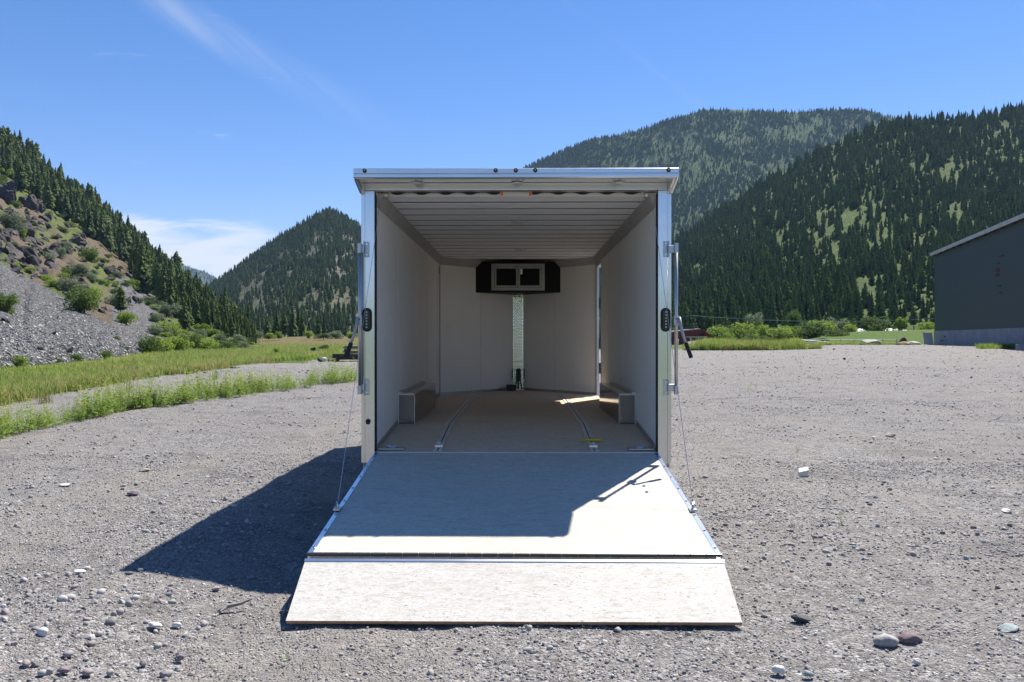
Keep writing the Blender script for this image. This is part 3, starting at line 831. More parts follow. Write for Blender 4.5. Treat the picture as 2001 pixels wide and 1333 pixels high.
# rear posts
for s in (-1, 1):
    p = MB().box(s * 1.183, s * 1.262, YR - .004, YR + .086, .45, 2.725).box(s * 1.264, s * OW, YR + .004, YR + .086, .45, 2.725).box(s * 1.262, s * 1.266, YR + .012, YR + .08, .45, 2.72)
    post = part(p, 'rear_post', M['alu'], bevel=.003)
    part(MB().box(s * 1.176, s * 1.182, YR - .002, YR + .07, .545, 2.70), 'door_seal', M['rubber'])
    pins = MB()
    for q in range(44): pins.box(s * 1.172, s * 1.176, YR - .003, YR + .02, .62 + q * .048, .640 + q * .048)
    part(pins, 'seal_clips', M['rubber'])['kind'] = 'stuff'
    # tail light
    cxl = s * 1.245; cz = 1.648
    def oval(w, h, n=9):
        r = w; out = []
        for q in range(n): a = math.pi * q / (n - 1); out.append((r * math.cos(a), h - r + r * math.sin(a)))
        for q in range(n): a = math.pi + math.pi * q / (n - 1); out.append((r * math.cos(a), -h + r + r * math.sin(a)))
        return out
    tl = part(MB().prism([(cxl + u, cz + w_) for u, w_ in oval(.040, .100)], 'y', YR - .022, YR - .003), 'tail_light', M['rubber'], bevel=.004)
    part(MB().prism([(cxl + u, cz + w_) for u, w_ in oval(.028, .087)], 'y', YR - .028, YR - .021), 'lens', M['lens'], tl, bevel=.003)
    for q in range(6):
        z = cz - .062 + q * .025
        part(MB().tube([(cxl, YR - .0295, z), (cxl, YR - .027, z)], .0075, 10), 'led', M['led'], tl)
    # lock bar and its brackets
    bxp = s * (1.297 if s < 0 else 1.325)
    lb = part(MB().tube([(bxp, YR - .05, 1.03), (bxp, YR - .05, 2.275)], .0145, 12), 'lock_bar', M['alu_dull'], smooth=True)
    for z in (1.085, 2.235):
        pl = MB().box(s * 1.225, s * 1.272, YR - .012, YR - .0045, z - .065, z + .065)
        pl.box(s * 1.262, s * (abs(bxp) + .005), YR - .04, YR - .0125, z - .028, z + .028)
        pl.box(s * 1.262, s * 1.272, YR - .035, YR - .0125, z - .066, z + .066)
        hb = part(pl, 'hinge_bracket', M['galv'], bevel=.003)
        for zz_ in (z - .045, z + .045):
            part(MB().tube([(s * 1.244, YR - .02, zz_), (s * 1.244, YR - .012, zz_)], [.007, .010], 8), 'bolt', M['alu_bright'], hb)
    part(MB().tube([(bxp, YR - .05, z_) for z_ in (1.03, 1.10)], .019, 12), 'bar_end', M['galv'], lb)
    part(MB().tube([(bxp, YR - .05, z_) for z_ in (2.20, 2.28)], .019, 12), 'bar_end', M['galv'], lb)
    hx = bxp + s * (.018 if s > 0 else .010)
    hp = [(bxp, YR - .07, 1.655), (hx, YR - .10, 1.66), (hx + s * .004, YR - .12, 1.60), (hx + s * .02, YR - .14, 1.52), (hx + s * .04, YR - .155, 1.455)]
    hd = part(MB().tube(hp, .0125, 10), 'lock_handle', M['frame_grey'], lb, smooth=True)
    part(MB().tube([hp[-1], (hx + s * .062, YR - .17, 1.385), (hx + s * .078, YR - .18, 1.335)], .0175, 10), 'grip', M['rubber'], lb)
    part(MB().box(bxp - .022, bxp + .022, YR - .075, YR - .03, 1.60, 1.68), 'bar_catch', M['galv'], lb)
part(MB().tube([(-1.236, YR - .016, .80), (-1.236, YR - .003, .80)], .020, 12).box(-1.252, -1.222, YR - .012, YR - .004, .775, .80), 'lock_catch', M['rubber'])
# header and canopy
part(MB().box(-1.262, 1.262, YR - .006, YR + .09, ZC + .009, ZSOF), 'header', M['alu_h'], bevel=.004)
can = MB()
can.box(-OW, OW, 6.30, YR + .06, ZSOF + .002, ZSOF + .01)            # soffit
can.box(-OW, OW, 6.30, YR + .02, 2.838, 2.85)                         # top
canopy = part(can, 'canopy', M['alu_h'])
lip = MB()
lip.prism([(6.300, 2.773), (6.262, 2.773), (6.256, 2.779), (6.256, 2.799), (6.266, 2.803), (6.266, 2.808), (6.256, 2.812), (6.256, 2.845), (6.262, 2.851), (6.300, 2.851)], 'x', -1.298, 1.298)
part(lip, 'canopy_lip', M['alu_h'], canopy)
for s in (-1, 1):
    g = MB().prism([(6.30, 2.774), (6.30, 2.792), (YR + .02, 2.792), (YR + .02, 2.70), (YR - .012, 2.70)], 'x', s * 1.262, s * 1.296)
    g.prism([(6.285, 2.768), (6.31, 2.768), (YR - .004, 2.698), (YR - .03, 2.698)], 'x', s * 1.299, s * 1.283)
    part(g, 'canopy_gusset', M['alu'], canopy)
for x in (-1.207, -.160, .0, .155, 1.215):
    part(MB().tube([(x, 6.243, 2.832), (x, 6.2555, 2.832)], [.015, .018], 14), 'marker_light', M['rubber'], canopy)
    part(MB().tube([(x, 6.240, 2.832), (x, 6.2425, 2.832)], [.005, .006], 8), 'marker_lens', M['led'], canopy)
for q in range(17):
    x = -1.25 + q * .156
    part(MB().tube([(x, 6.252, 2.836), (x, 6.2558, 2.836)], [.0035, .005], 6), 'rivet', M['alu_dull'], canopy)
for x in (-.815, .012, .845):
    part(MB().tube([(x, 6.43, ZSOF + .001), (x, 6.43, ZSOF - .016), (x, 6.43, ZSOF - .022)], [.052, .052, .042], 20), 'canopy_light', M['alu_bright'], canopy)
    part(MB().tube([(x, 6.43, ZSOF - .0225), (x, 6.43, ZSOF - .028)], [.036, .030], 20), 'canopy_light_lens', M['lamp_lens'], canopy)
# ramp springs under the header
for s in (-1, 1):
    x0, x1 = s * .135, s * 1.06
    coil = MB(); pts = []
    n = 46 * 6
    for q in range(n + 1):
        a = q / 6 * 2 * math.pi; x = x0 + (x1 - x0) * q / n
        pts.append((x, YR + .118 + .016 * math.cos(a), 2.744 + .016 * math.sin(a)))
    sp = part(coil.tube(pts, .0055, 4), 'ramp_spring', M['rubber'])
    part(MB().tube([(s * .10, YR + .118, 2.744), (s * 1.165, YR + .118, 2.744)], .008, 8), 'spring_shaft', M['galv'], sp)
    cv = MB(); N_ = 40; vs2 = []
    for q in range(N_ + 1):
        x = x0 + (x1 - x0) * q / N_
        zb = 2.736 - .022 * (0.5 + 0.5 * math.sin(q / N_ * 2 * math.pi * 4.5 + (0 if s < 0 else 1)))
        vs2 += [(x, YR + .097, 2.762), (x, YR + .094, 2.75), (x, YR + .098, zb), (x, YR + .118, zb - .002)]
    fs = [(q * 4 + e, q * 4 + e + 1, (q + 1) * 4 + e + 1, (q + 1) * 4 + e) for q in range(N_) for e in range(3)]
    part(cv.add(vs2, fs), 'spring_cover', M['rubber'], sp, smooth=True)
    part(MB().box(s * .112, s * .130, YR + .092, YR + .13, 2.708, 2.752), 'spring_clip', M['orange'], sp)
    part(MB().tube([(s * 1.09, YR + .135, 2.715), (s * 1.115, YR + .135, 2.715), (s * 1.14, YR + .135, 2.715)], [.030, .035, .030], 16), 'cable_drum', M['alu_dull'], sp)
    part(MB().tube([(s * 1.150, YR + .115, 2.69), (s * 1.178, 5.186, .372)], .0019, 6), 'ramp_cable', M['galv'])
# ramp door (hinged at the sill, leaning on the ground) and its flap
def rz(y): return ZS - .1349 * (YR - y)
ramp = part(MB().prism([(YR - .016, rz(YR - .016)), (4.475, rz(4.475)), (4.475, rz(4.475) - .045), (YR - .016, rz(YR - .016) - .07)], 'x', -1.15, 1.15), 'ramp_door', M['ramp_board'])
for s in (-1, 1):
    tr = part(MB().prism([(YR - .016, rz(YR - .016) + .003), (4.478, rz(4.478) + .003), (4.478, rz(4.478) - .05), (YR - .016, rz(YR - .016) - .07)], 'x', s * 1.1505, s * 1.183), 'ramp_edge_trim', M['alu_bright'], ramp, bevel=.002)
    tr.location = (0, 0, 0)
    for q in range(8):
        y = 4.56 + q * .265
        part(MB().tube([(s * 1.166, y, rz(y) + .009), (s * 1.166, y, rz(y) + .003)], [.006, .009], 8), 'bolt', M['galv'], ramp)
    y = 5.186
    part(MB().tube([(s * 1.165, y - .03, rz(y) + .004), (s * 1.17, y - .02, rz(y) + .04), (s * 1.178, y, rz(y) + .05), (s * 1.185, y + .02, rz(y) + .03), (s * 1.185, y + .03, rz(y) + .004)], .008, 8).box(s * 1.15, s * 1.195, y - .045, y + .045, rz(y) + .002, rz(y) + .014), 'cable_anchor', M['galv'], ramp)
    for y_ in (5.55, 5.68): part(MB().tube([(s * .93, y_, rz(y_) + .008), (s * .93, y_, rz(y_) + .0005)], [.010, .014], 8), 'bolt', M['galv'], ramp)
for q in range(26):
    x = -1.18 + q * (2.36 / 26)
    part(MB().tube([(x + .002, 4.458, rz(4.458) + .002), (x + 2.36 / 26 - .002, 4.458, rz(4.458) + .002)], .0125, 8), 'hinge_knuckle', M['hinge_dark'], ramp)
fy0, fz0, fy1, fz1 = 4.436, rz(4.45) - .012, 4.05, .028
fd = Vector((fy1 - fy0, fz1 - fz0)).normalized(); fn = Vector((-fd.y, fd.x)) * -1
fn = fn if fn.y > 0 else -fn
def fl(t, h): 
    p = Vector((fy0, fz0)) + fd * t + fn * h; return (p.x, p.y)
FLN = (Vector((fy1 - fy0, fz1 - fz0))).length
fm = MB()
a0, a1, b1, b0 = fl(.03, 0), fl(FLN, 0), fl(FLN, -.022), fl(.03, -.022)
vsf = [(x, *p) for x in (-1.18, 1.18) for p in (a0, a1, b1, b0)]
fm.add(vsf, [(0, 1, 5, 4)], 0); fm.add(vsf, [(1, 2, 6, 5), (2, 3, 7, 6), (3, 0, 4, 7), (0, 3, 2, 1), (4, 5, 6, 7)], 1)
part(fm, 'ramp_flap', [M['flap_board'], M['ply_edge']], ramp)
part(MB().prism([fl(.008, .004), fl(.026, .004), fl(.026, .0005), fl(.0295, .0005), fl(.0295, -.022), fl(.008, -.022)], 'x', -1.183, 1.183), 'flap_hinge_leaf', M['alu_h'], ramp)
# wheel boxes
for s in (-1, 1):
    wb = part(MB().box(s * 1.013, s * (HW - .001), YB - .0, YB + 1.94, ZF + .001, .945), 'wheel_box', M['boxmetal'], bevel=.006)
    e = MB().box(s * 1.009, s * 1.016, YB - .004, YB + .02, ZF + .001, .948).box(s * 1.009, s * HW, YB - .004, YB + .016, .932, .9485)
    e.box(s * 1.14, s * (HW - .002), YB - .006, YB + 1.96, .9455, .965).box(s * 1.165, s * (HW - .002), YB - .012, YB - .005, ZF - .03, .965)
    part(e, 'box_trim', M['alu_dull'], wb)
# floor tracks with rings
def fz_(y): return ZF if y >= YB else ZS + (y - YR) * (ZF - ZS) / (YB - YR)
for s in (-1, 1):
    x = s * .66
    ys = [YR + .03, YB - .2, YB, YB + .2, 12.0]
    tk = MB(); sl_ = MB()
    for u0, u1, h, mbx in ((-.038, -.006, .009, tk), (.006, .038, .009, tk), (-.006, .006, .003, sl_)):
        for i in range(len(ys) - 1):
            mbx.prism([(ys[i], fz_(ys[i]) + .0006), (ys[i + 1], fz_(ys[i + 1]) + .0006), (ys[i + 1], fz_(ys[i + 1]) + h), (ys[i], fz_(ys[i]) + h)], 'x', x + u0, x + u1)
    t = part(tk, 'floor_track', M['track']); part(sl_, 'track_slot', M['black'], t)
    y = 6.70; z = fz_(y)
    rc = MB().box(x - .035, x + .035, y - .014, y + .014, z + .010, z + .028)
    rc.tube([(x + .028 * math.cos(q * .628), y + .045 + .028 * math.sin(q * .628), z + .035) for q in range(11)], .006, 6)
    part(rc, 'tie_ring', M['alu_bright'])
    x2, y2 = s * 1.06, 6.66
    dr = part(MB().box(x2 - .11, x2 + .11, y2 - .05, y2 + .05, fz_(y2) + .003, fz_(y2) + .012), 'ring_pan', M['galv'])
    part(MB().tube([(x2 + .045 * math.cos(q * .628), y2 + .03 * math.sin(q * .628), fz_(y2) + .020) for q in range(11)], .007, 6), 'ring', M['alu_bright'], dr)
part(MB().box(.60, .755, 6.93, 6.965, fz_(6.94) + .012, fz_(6.94) + .03).box(.56, .60, 6.935, 6.96, fz_(6.94) + .010, fz_(6.94) + .022), 'track_strap', M['yellow'], bevel=.004)
# nose fittings
stp = MB().box(-NS, NS, YN - .012, YN + .05, ZF + .002, 2.768)
strip = part(stp, 'nose_plate', M['diamond'])
lug = MB()
for r_ in range(57):
    for c_ in range(5):
        x = -NS + .017 + c_ * .036 + (.018 if r_ % 2 else 0); z = ZF + .02 + r_ * .027
        if x > NS - .012: continue
        sg = 1 if (r_ + c_) % 2 else -1
        y = YN - .0121
        lug.add([(x - .016, y, z - sg * .013), (x + .006, y, z - sg * .009), (x + .016, y, z + sg * .013), (x - .006, y, z + sg * .009), (x - .004, y - .005, z - sg * .003), (x + .004, y - .005, z + sg * .002)],
                [(0, 1, 5, 4), (1, 2, 5), (2, 3, 4, 5), (3, 0, 4)])
lg = part(lug, 'tread_lugs', M['diamond'], strip, smooth=True); lg['kind'] = 'stuff'
cab = part(MB().prism([(-.68, 12.33), (.68, 12.33), (.60, 12.43), (.1, 12.93), (-.1, 12.93), (-.60, 12.43)], 'z', 2.215, 2.700), 'nose_cabinet', M['paint_black'])
yf = 12.33
fr = MB()
def frame(mb, x0, x1, z0, z1, w, y0, y1):
    mb.box(x0, x1, y0, y1, z0, z0 + w).box(x0, x1, y0, y1, z1 - w, z1).box(x0, x0 + w, y0, y1, z0 + w, z1 - w).box(x1 - w, x1, y0, y1, z0 + w, z1 - w)
frame(fr, -.418, .418, 2.248, 2.668, .045, yf - .016, yf - .001)
part(fr, 'cabinet_frame', M['frame_grey'], cab, bevel=.003)
for x0, x1 in ((-.368, -.003), (.003, .368)):
    f2 = MB(); frame(f2, x0, x1, 2.297, 2.62, .028, yf - .022, yf - .004)
    part(f2, 'cabinet_door', M['frame_grey'], cab, bevel=.002)
    part(MB().box(x0 + .028, x1 - .028, yf - .008, yf - .004, 2.325, 2.592), 'door_panel', M['paint_black'], cab)
part(MB().box(.038, .068, yf - .028, yf - .0085, 2.50, 2.585).tube([(.053, yf - .032, 2.525), (.053, yf - .028, 2.525)], .008, 8), 'cabinet_latch', M['alu_bright'], cab)
pk = part(MB().box(-.035, .045, YN - .09, YN - .013, .80, .985).tube([(.005, YN - .05, .985), (.005, YN - .05, 1.0)], .025, 10), 'wiring_box', M['black'], bevel=.006)
for a, b_ in ((-.02, -.05), (.0, .0), (.03, .06)):
    part(MB().tube([(a, YN - .05, .80), (a + (b_ - a) * .6, YN - .06, .74), (b_, YN - .08, ZF + .01)], .011, 6), 'wire', M['black'], pk)
part(MB().box(-.185, -.03, YN - .30, YN - .16, ZF + .001, ZF + .085).box(-.19, -.025, YN - .305, YN - .155, ZF + .086, ZF + .1), 'battery_box', M['black'], bevel=.005)
for s in (-1, 1): part(MB().box(s * .087, s * .105, YN - .03, YN - .002, .83, .99), 'side_clip', M['black'])


# ================================================================== WAREHOUSE and other buildings
wh = tag(empty('warehouse', tuple(Wp(1826, 115))), 'tall windowless grey-green warehouse with a pale concrete base at the lot edge', 'building')
P0 = Wp(1826, 115)[:2]; P1 = Wp(2001, 80)[:2]
ud = (P1 - P0) / np.linalg.norm(P1 - P0); nd = np.array((-ud[1], ud[0])); nd = nd if nd[0] > 0 else -nd
zb, zbase, zroof = 0.2, 2.62, 13.75
def wq(a, b_): p = P0 + ud * a + nd * b_; return (p[0] - P0[0], p[1] - P0[1])
w0 = Wp(1826, 115)[2]
def whp(mb, name, mats, **kw):
    o = mb.build(name, mats, wh, **kw); o.location = (0, 0, -w0); return o
LN, DP = 75.0, 34.0
sq = lambda a0, a1, b0, b1: [wq(a0, b0), wq(a1, b0), wq(a1, b1), wq(a0, b1)]
whp(MB().prism(sq(0, LN, 0, DP), 'z', zbase, zroof), 'wall', M['siding'])
whp(MB().prism(sq(-.06, LN + .05, -.07, DP + .05), 'z', zb - 1, zbase - .004), 'base_wall', M['concrete'])
whp(MB().prism(sq(.05, LN - .05, .02, .3), 'z', zb - 0.6, zb + .28), 'foundation_gap', M['dark_wood'])
rf = MB()
for b0, b1, z0, z1 in ((-.42, DP / 2, zroof + .12, zroof + 4.5), (DP / 2, DP + .9, zroof + 4.5, zroof + .12)):
    A0, A1, B0, B1 = wq(-.35, b0), wq(LN + .8, b0), wq(-.35, b1), wq(LN + .8, b1)
    rf.add([(*A0, z0), (*A1, z0), (*B1, z1), (*B0, z1), (*A0, z0 + .16), (*A1, z0 + .16), (*B1, z1 + .16), (*B0, z1 + .16)],
           [(0, 3, 2, 1), (4, 5, 6, 7), (0, 1, 5, 4), (1, 2, 6, 5), (2, 3, 7, 6), (3, 0, 4, 7)])
roof = whp(rf, 'roof', M['fascia'])
gb = MB(); A0, B0, Cc = wq(0, 0), wq(0, DP), wq(0, DP / 2)
gb.add([(*A0, zroof), (*B0, zroof), (*Cc, zroof + 4.3)], [(0, 1, 2)]); whp(gb, 'gable', M['siding'])
ft = MB().prism(sq(-.4, LN + .85, -.55, -.43), 'z', zroof - .12, zroof + .34); fo = ft.build('fascia_board', M['roof_grey'], roof); fo.location = (0, 0, 0)
for q in range(22):
    a = .6 + q * 3.3
    whp(MB().prism(sq(a, a + .22, -.42, -.003), 'z', zroof - .22, zroof + .1), 'rafter_end', M['dark_wood'])
for (px, py, w, h, mt_) in ((1957, 500, 1.3, .14, 'dark_wood'), (1951, 515, .7, .13, 'dark_wood'), (1950, 527, 1.4, .75, 'rust'), (1950, 537, 1.2, .5, 'rust'), (1953, 559, .8, .15, 'dark_wood'), (1955, 572, .9, .13, 'dark_wood'), (1848, 658, .5, .16, 'dark_wood'), (1842, 666, .6, .18, 'dark_wood'), (1850, 666, .5, .1, 'grey_wood')):
    # stain marks and vents on the wall: intersect the view ray with the wall plane
    dx = (px - 1000.5) / F; dirv = RT * dx + FW
    tt = ((P0 - np.array((CAM.x, CAM.y))) @ nd) / (dirv @ nd); pt = np.array((CAM.x, CAM.y)) + dirv * tt
    a = (pt - P0) @ ud; z = CAM.z + (HOR - py) / F * tt
    off = -.075 if z < zbase else 0
    if mt_ == 'rust':
        for q in range(5):
            aa = a - w / 2 + q * w / 5
            whp(MB().prism(sq(aa, aa + w / 5 * random.uniform(.5, .95), off - .02, off - .004), 'z', z - h / 2 * random.uniform(.5, 1), z + h / 2 * random.uniform(.4, 1)), 'wall_mark', M[mt_])
    else: whp(MB().prism(sq(a - w / 2, a + w / 2, off - .08, off - .004), 'z', z - h / 2, z + h / 2), 'wall_vent', M[mt_])

def proj_building(px0, px1, d): return Wp(px0, d), Wp(px1, d)

rb_ = Wp(1345, 150, 0.4)
barn = tag(empty('red_barn', tuple(rb_)), 'low dark red shed with a pale flat roof beyond the weeds', 'building')
def bq(px, py, d): p = Wp(px, d, py=py); return (p[0] - rb_[0], p[1] - rb_[1], p[2] - rb_[2])
poly = [(1290, 652), (1368, 644), (1392, 658), (1392, 674), (1290, 674)]
v = [bq(x, y, 150) for x, y in poly] + [tuple(np.array(bq(x, y, 150)) + np.array((0.3, 9, 0))) for x, y in poly]
MB().add(v, [(4, 3, 2, 1, 0), (5, 6, 7, 8, 9)] + [(i, (i + 1) % 5, 5 + (i + 1) % 5, 5 + i) for i in range(1, 5)] + [(0, 1, 6, 5)]).build('wall', M['red_wall'], barn)
a, b_ = np.array(bq(1289, 651.4, 149.8)), np.array(bq(1369, 643.4, 149.8))
rv = [a, b_, b_ + (0.3, 9.4, 0), a + (0.3, 9.4, 0)]; rv += [p + np.array((0, 0, .16)) for p in rv]
MB().add(rv, [(0, 3, 2, 1), (4, 5, 6, 7), (0, 1, 5, 4), (1, 2, 6, 5), (2, 3, 7, 6), (3, 0, 4, 7)]).build('roof', M['roof_grey'], barn)
a, b_ = np.array(bq(1369.3, 643.6, 149.8)), np.array(bq(1393, 658.3, 149.8))
rv = [a, b_, b_ + (0.3, 9.4, 0), a + (0.3, 9.4, 0)]; rv += [p + np.array((0, 0, .12)) for p in rv]
MB().add(rv, [(0, 3, 2, 1), (4, 5, 6, 7), (0, 1, 5, 4), (1, 2, 6, 5), (2, 3, 7, 6), (3, 0, 4, 7)]).build('roof', M['red_wall'], barn)
c = np.array(bq(1372, 654, 149.85)); MB().box(c[0] - .35, c[0] + .35, c[1] - .03, c[1] + .02, c[2] - .22, c[2] + .22).build('window', M['glass_dark'], barn)
a = np.array(bq(1335, 642.3, 151.5)); MB().box(a[0], a[0] + 2.4, a[1] + .5, a[1] + 3, a[2] - .1, a[2] + .2).build('roof_vent', M['dark_wood'], barn)
cp = tag(empty('carport', tuple(Wp(1365, 141, .4))), 'white carport frame standing in front of the red shed', 'carport')
o0 = Wp(1365, 141, .4)
cb = MB()
for px in (1349, 1365, 1381):
    for dd in (141, 143.5):
        p = Wp(px, dd, .4) - o0; MB().box(p[0] - .05, p[0] + .05, p[1] - .05, p[1] + .05, -.2, 1.35 if dd < 142 else 1.3).build('post', M['white_paint'], cp)
p, q = Wp(1348, 140.8, .4) - o0, Wp(1382, 140.8, .4) - o0
MB().box(p[0], q[0], p[1], p[1] + 3, 1.352, 1.46).build('roof', M['white_paint'], cp)
tk = tag(empty('storage_tank', tuple(Wp(1322, 146, .4))), 'white cylindrical tank at the end of the red shed', 'tank')
MB().tube([(0, 0, 0), (0, 0, .9), (0, 0, 1.05), (0, 0, 1.1)], [.42, .42, .3, .05], 16).build('drum', M['white_paint'], tk, smooth=True); MB().tube([(0, 0, 1.1), (0, 0, 1.18)], .12, 10).build('lid', M['black'], tk)
# long low pale roofs beyond the mound
for (a, b_, d, py, lab) in ((1676, 1692, 188, 647, 'short pale roofed shed showing over the mound below a dark round tree'), (1736, 1773, 190, 646.5, 'long pale roofed shed showing over the mound below small trees')):
    o0 = Wp((a + b_) / 2, d, .5); sh = tag(empty('low_shed', tuple(o0)), lab, 'building', 'sheds beyond the mound')
    L_ = (b_ - a) / F * d / 2; H_ = CAM.z + (HOR - py) / F * d - .5
    MB().box(-L_, L_, 0, 6, -.3, H_ - .3).build('wall', M['grey_wood'], sh)
    MB().prism([(-.4, H_ - .3), (3, H_ + .5), (6.4, H_ - .3), (6.4, H_ - .2), (3, H_ + .62), (-.4, H_ - .2)], 'x', -L_ - .4, L_ + .4).build('roof', M['roof_grey'], sh)

# utility poles with crossarms, and the line
def pole(px, d, py_top, lab):
    b0 = Wp(px, d, .4); H_ = CAM.z + (HOR - py_top) / F * d - .4
    u = tag(empty('utility_pole', tuple(b0)), lab, 'utility pole', 'poles of the power line')
    MB().tube([(0, 0, -.5), (0, 0, H_)], [.16, .10], 8).build('shaft', M['dark_wood'], u)
    MB().box(-1.1, 1.1, -.06, .06, H_ - .75, H_ - .6).build('crossarm', M['dark_wood'], u)
    for x in (-1.0, -.4, .4, 1.0): MB().tube([(x, 0, H_ - .6), (x, 0, H_ - .42)], .06, 6).build('insulator', M['roof_grey'], u)
    return np.array((b0[0], b0[1], b0[2] + H_ - .42))
pa = pole(1353, 175, 613, 'wooden utility pole with crossarm rising behind the red shed')
pb = Wp(1890, 190, py=618)
pc = Wp(1100, 168, py=610)
for dx in (-.4, .4):
    pts = []
    for A_1, B_1 in ((pc, pa), (pa, pb)):
        for q in range(13):
            t = q / 12; p = A_1 * (1 - t) + B_1 * t; pts.append((p[0] + 0, p[1] + dx, p[2] - 1.3 * 4 * t * (1 - t)))
    tag(MB().tube(pts, .035, 5).build('power_line', M['galv']), 'thin power line strung across the foot of the forested ridge', 'power line', 'power lines')

# fence of thin rails along the far lot edge
o0 = Wp(1640, 117, .4)
fe = tag(empty('rail_fence', tuple(o0)), 'thin grey metal rail fence below the grassy mound', 'fence')
prev = None
for i, px in enumerate(np.linspace(1560, 1752, 8)):
    dd = 119 - i * .3; p = Wp(px, dd, .4) - o0
    MB().box(p[0] - .04, p[0] + .04, p[1] - .04, p[1] + .04, -.1, 1.05).build('post', M['grey_wood'], fe)
    if prev is not None:
        for z in (.98, .5): MB().tube([(prev[0], prev[1] - .06, z), (p[0], p[1] - .06, z)], .03, 6).build('rail', M['galv'], fe)
    prev = p
pr = tag(MB().tube([(0, 0, 0), (4.4, 0, -.28)], .07, 8).build('pipe', M['white_paint']), 'pale pipe leaning on the thin rail fence', 'pipe'); pr.location = tuple(Wp(1560, 116.5, py=664.5))
# concrete block, leaning panel, bricks
bl = tag(MB().prism([(-.5, 0), (.5, 0), (.28, .62), (-.28, .62)], 'x', 0, 3.4).build('concrete_barrier', M['concrete'], bevel=.03), 'grey concrete barrier lying on the lot below the warehouse', 'barrier')
bl.location = tuple(Wp(1985, 72) + (0, 0, -.05)); bl.rotation_euler = (0, 0, -.5)
pn = tag(MB().box(-.75, .75, -.03, .03, 0, 1.75).build('leaning_panel', M['pale_panel']), 'pale rectangular panel leaning beside the warehouse corner', 'panel')
pn.location = tuple(Wp(1815, 112)); pn.rotation_euler = (math.radians(-14), .06, .2)


# ================================================================== rocks and stones
def ico(sub):
    import bmesh
    bm = bmesh.new(); bmesh.ops.create_icosphere(bm, subdivisions=sub, radius=1.0)
    v = np.array([p.co[:] for p in bm.verts]); f = np.array([[q.index for q in p.verts] for p in bm.faces]); bm.free(); return v, f


ICO = {n: ico(n) for n in (2, 3, 4)}


def rock_mesh(name, seed, mt, sub=3, cuts=9, lump=0.25, sc=(1, 1, 1), smooth=False, depth=(.45, .8)):
    r = np.random.default_rng(seed); v, f = ICO[sub]; v = v.copy()
    for _ in range(cuts):
        n = r.normal(size=3); n /= np.linalg.norm(n); h = r.uniform(*depth)
        d = v @ n; ex = np.maximum(d - h, 0); v -= ex[:, None] * n * 0.93
    l = fbm(v[:, 0] * 2 + seed, v[:, 1] * 2 + v[:, 2] * 1.7, 4, seed) - .5
    l2 = fbm(v[:, 0] * 7 + seed, v[:, 1] * 7 + v[:, 2] * 6, 3, seed + 3) - .5
    v *= (1 + lump * l + lump * .4 * l2)[:, None]
    v *= np.array(sc)
    return mesh_np(name, v, f, mt, smooth=smooth)


def smooth_stone(name, seed, mt, sub=3, sc=(1, .75, .5)):
    return rock_mesh(name, seed, mt, sub, 4, .35, sc, True, (.62, .9))


stone_col = {'purple': (0.21, .16, .18), 'pale': (.55, .53, .48), 'white': (.62, .61, .58), 'dark': (.055, .06, .062), 'grey': (.30, .29, .28), 'brown': (.17, .12, .125), 'green': (.25, .30, .29), 'tan': (.34, .29, .22)}
for kx, c_ in stone_col.items(): M['st_' + kx] = plain('stone_' + kx, c_, .8, 0, .28, 4, .3)
SPEC = [  # px, py of the base, width px, height px, colour, angular, label
    (258, 969, 25, 12, 'purple', 0, 'purple-grey rounded stone alone in the gravel beyond the trailer shadow'),
    (124, 952, 28, 9, 'pale', 1, 'thin pale flat stone in the gravel far from the shadow'),
    (280, 922, 24, 6, 'tan', 1, 'thin tan stone lying between purple stone and weeds'),
    (152, 1121, 24, 6, 'white', 0, 'thin white stone lying past the pointed shadow tip'),
    (1572, 930, 28, 18, 'pale', 2, 'pale squared stone block with a dark face alone in the gravel'),
    (1568, 1217, 40, 18, 'dark', 1, 'dark jagged rock near the corner of the ramp flap'),
    (1737, 1266, 54, 28, 'grey', 0, 'large smooth pale grey boulder beside the brown stone'),
    (1785, 1259, 48, 22, 'brown', 0, 'oval purple-brown stone beside the smooth grey boulder'),
    (1977, 1240, 48, 20, 'green', 1, 'flat pale greenish stone near the picture corner'),
    (1524, 1318, 27, 18, 'white', 0, 'smooth white egg-shaped pebble in front of the ramp'),
    (1581, 1322, 22, 10, 'green', 0, 'pale blue-grey flat pebble near the white egg-shaped one'),
    (1793, 1299, 22, 12, 'white', 1, 'small white chip of stone below the smooth grey boulder'),
    (1970, 1003, 22, 10, 'white', 1, 'small white-topped stone out in the open gravel'),
    (1743, 854, 22, 8, 'tan', 0, 'brownish stone half way across the open gravel'),
    (603, 780, 10, 6, 'tan', 2, 'small square stump of stone near the weed strip'),
    (300, 1227, 30, 9, 'white', 0, 'long thin white stone in the foreground gravel'),
    (343, 1226, 18, 10, 'white', 0, 'small pale pebble beside two others near the fallen stick'),
    (80, 1244, 22, 18, 'white', 0, 'white upright pebble in the cobble patch'),
    (122, 1316, 24, 14, 'purple', 0, 'blue-purple cobble at the edge of the cobble patch'),
    (350, 1291, 18, 12, 'purple', 0, 'small purplish cobble apart from the patch'),
    (1630, 683.5, 6, 4, 'dark', 1, 'small dark lump, farther of two on the far gravel'),
    (1651, 703, 8, 5, 'dark', 1, 'small dark lump, nearer of two on the far gravel'),
]
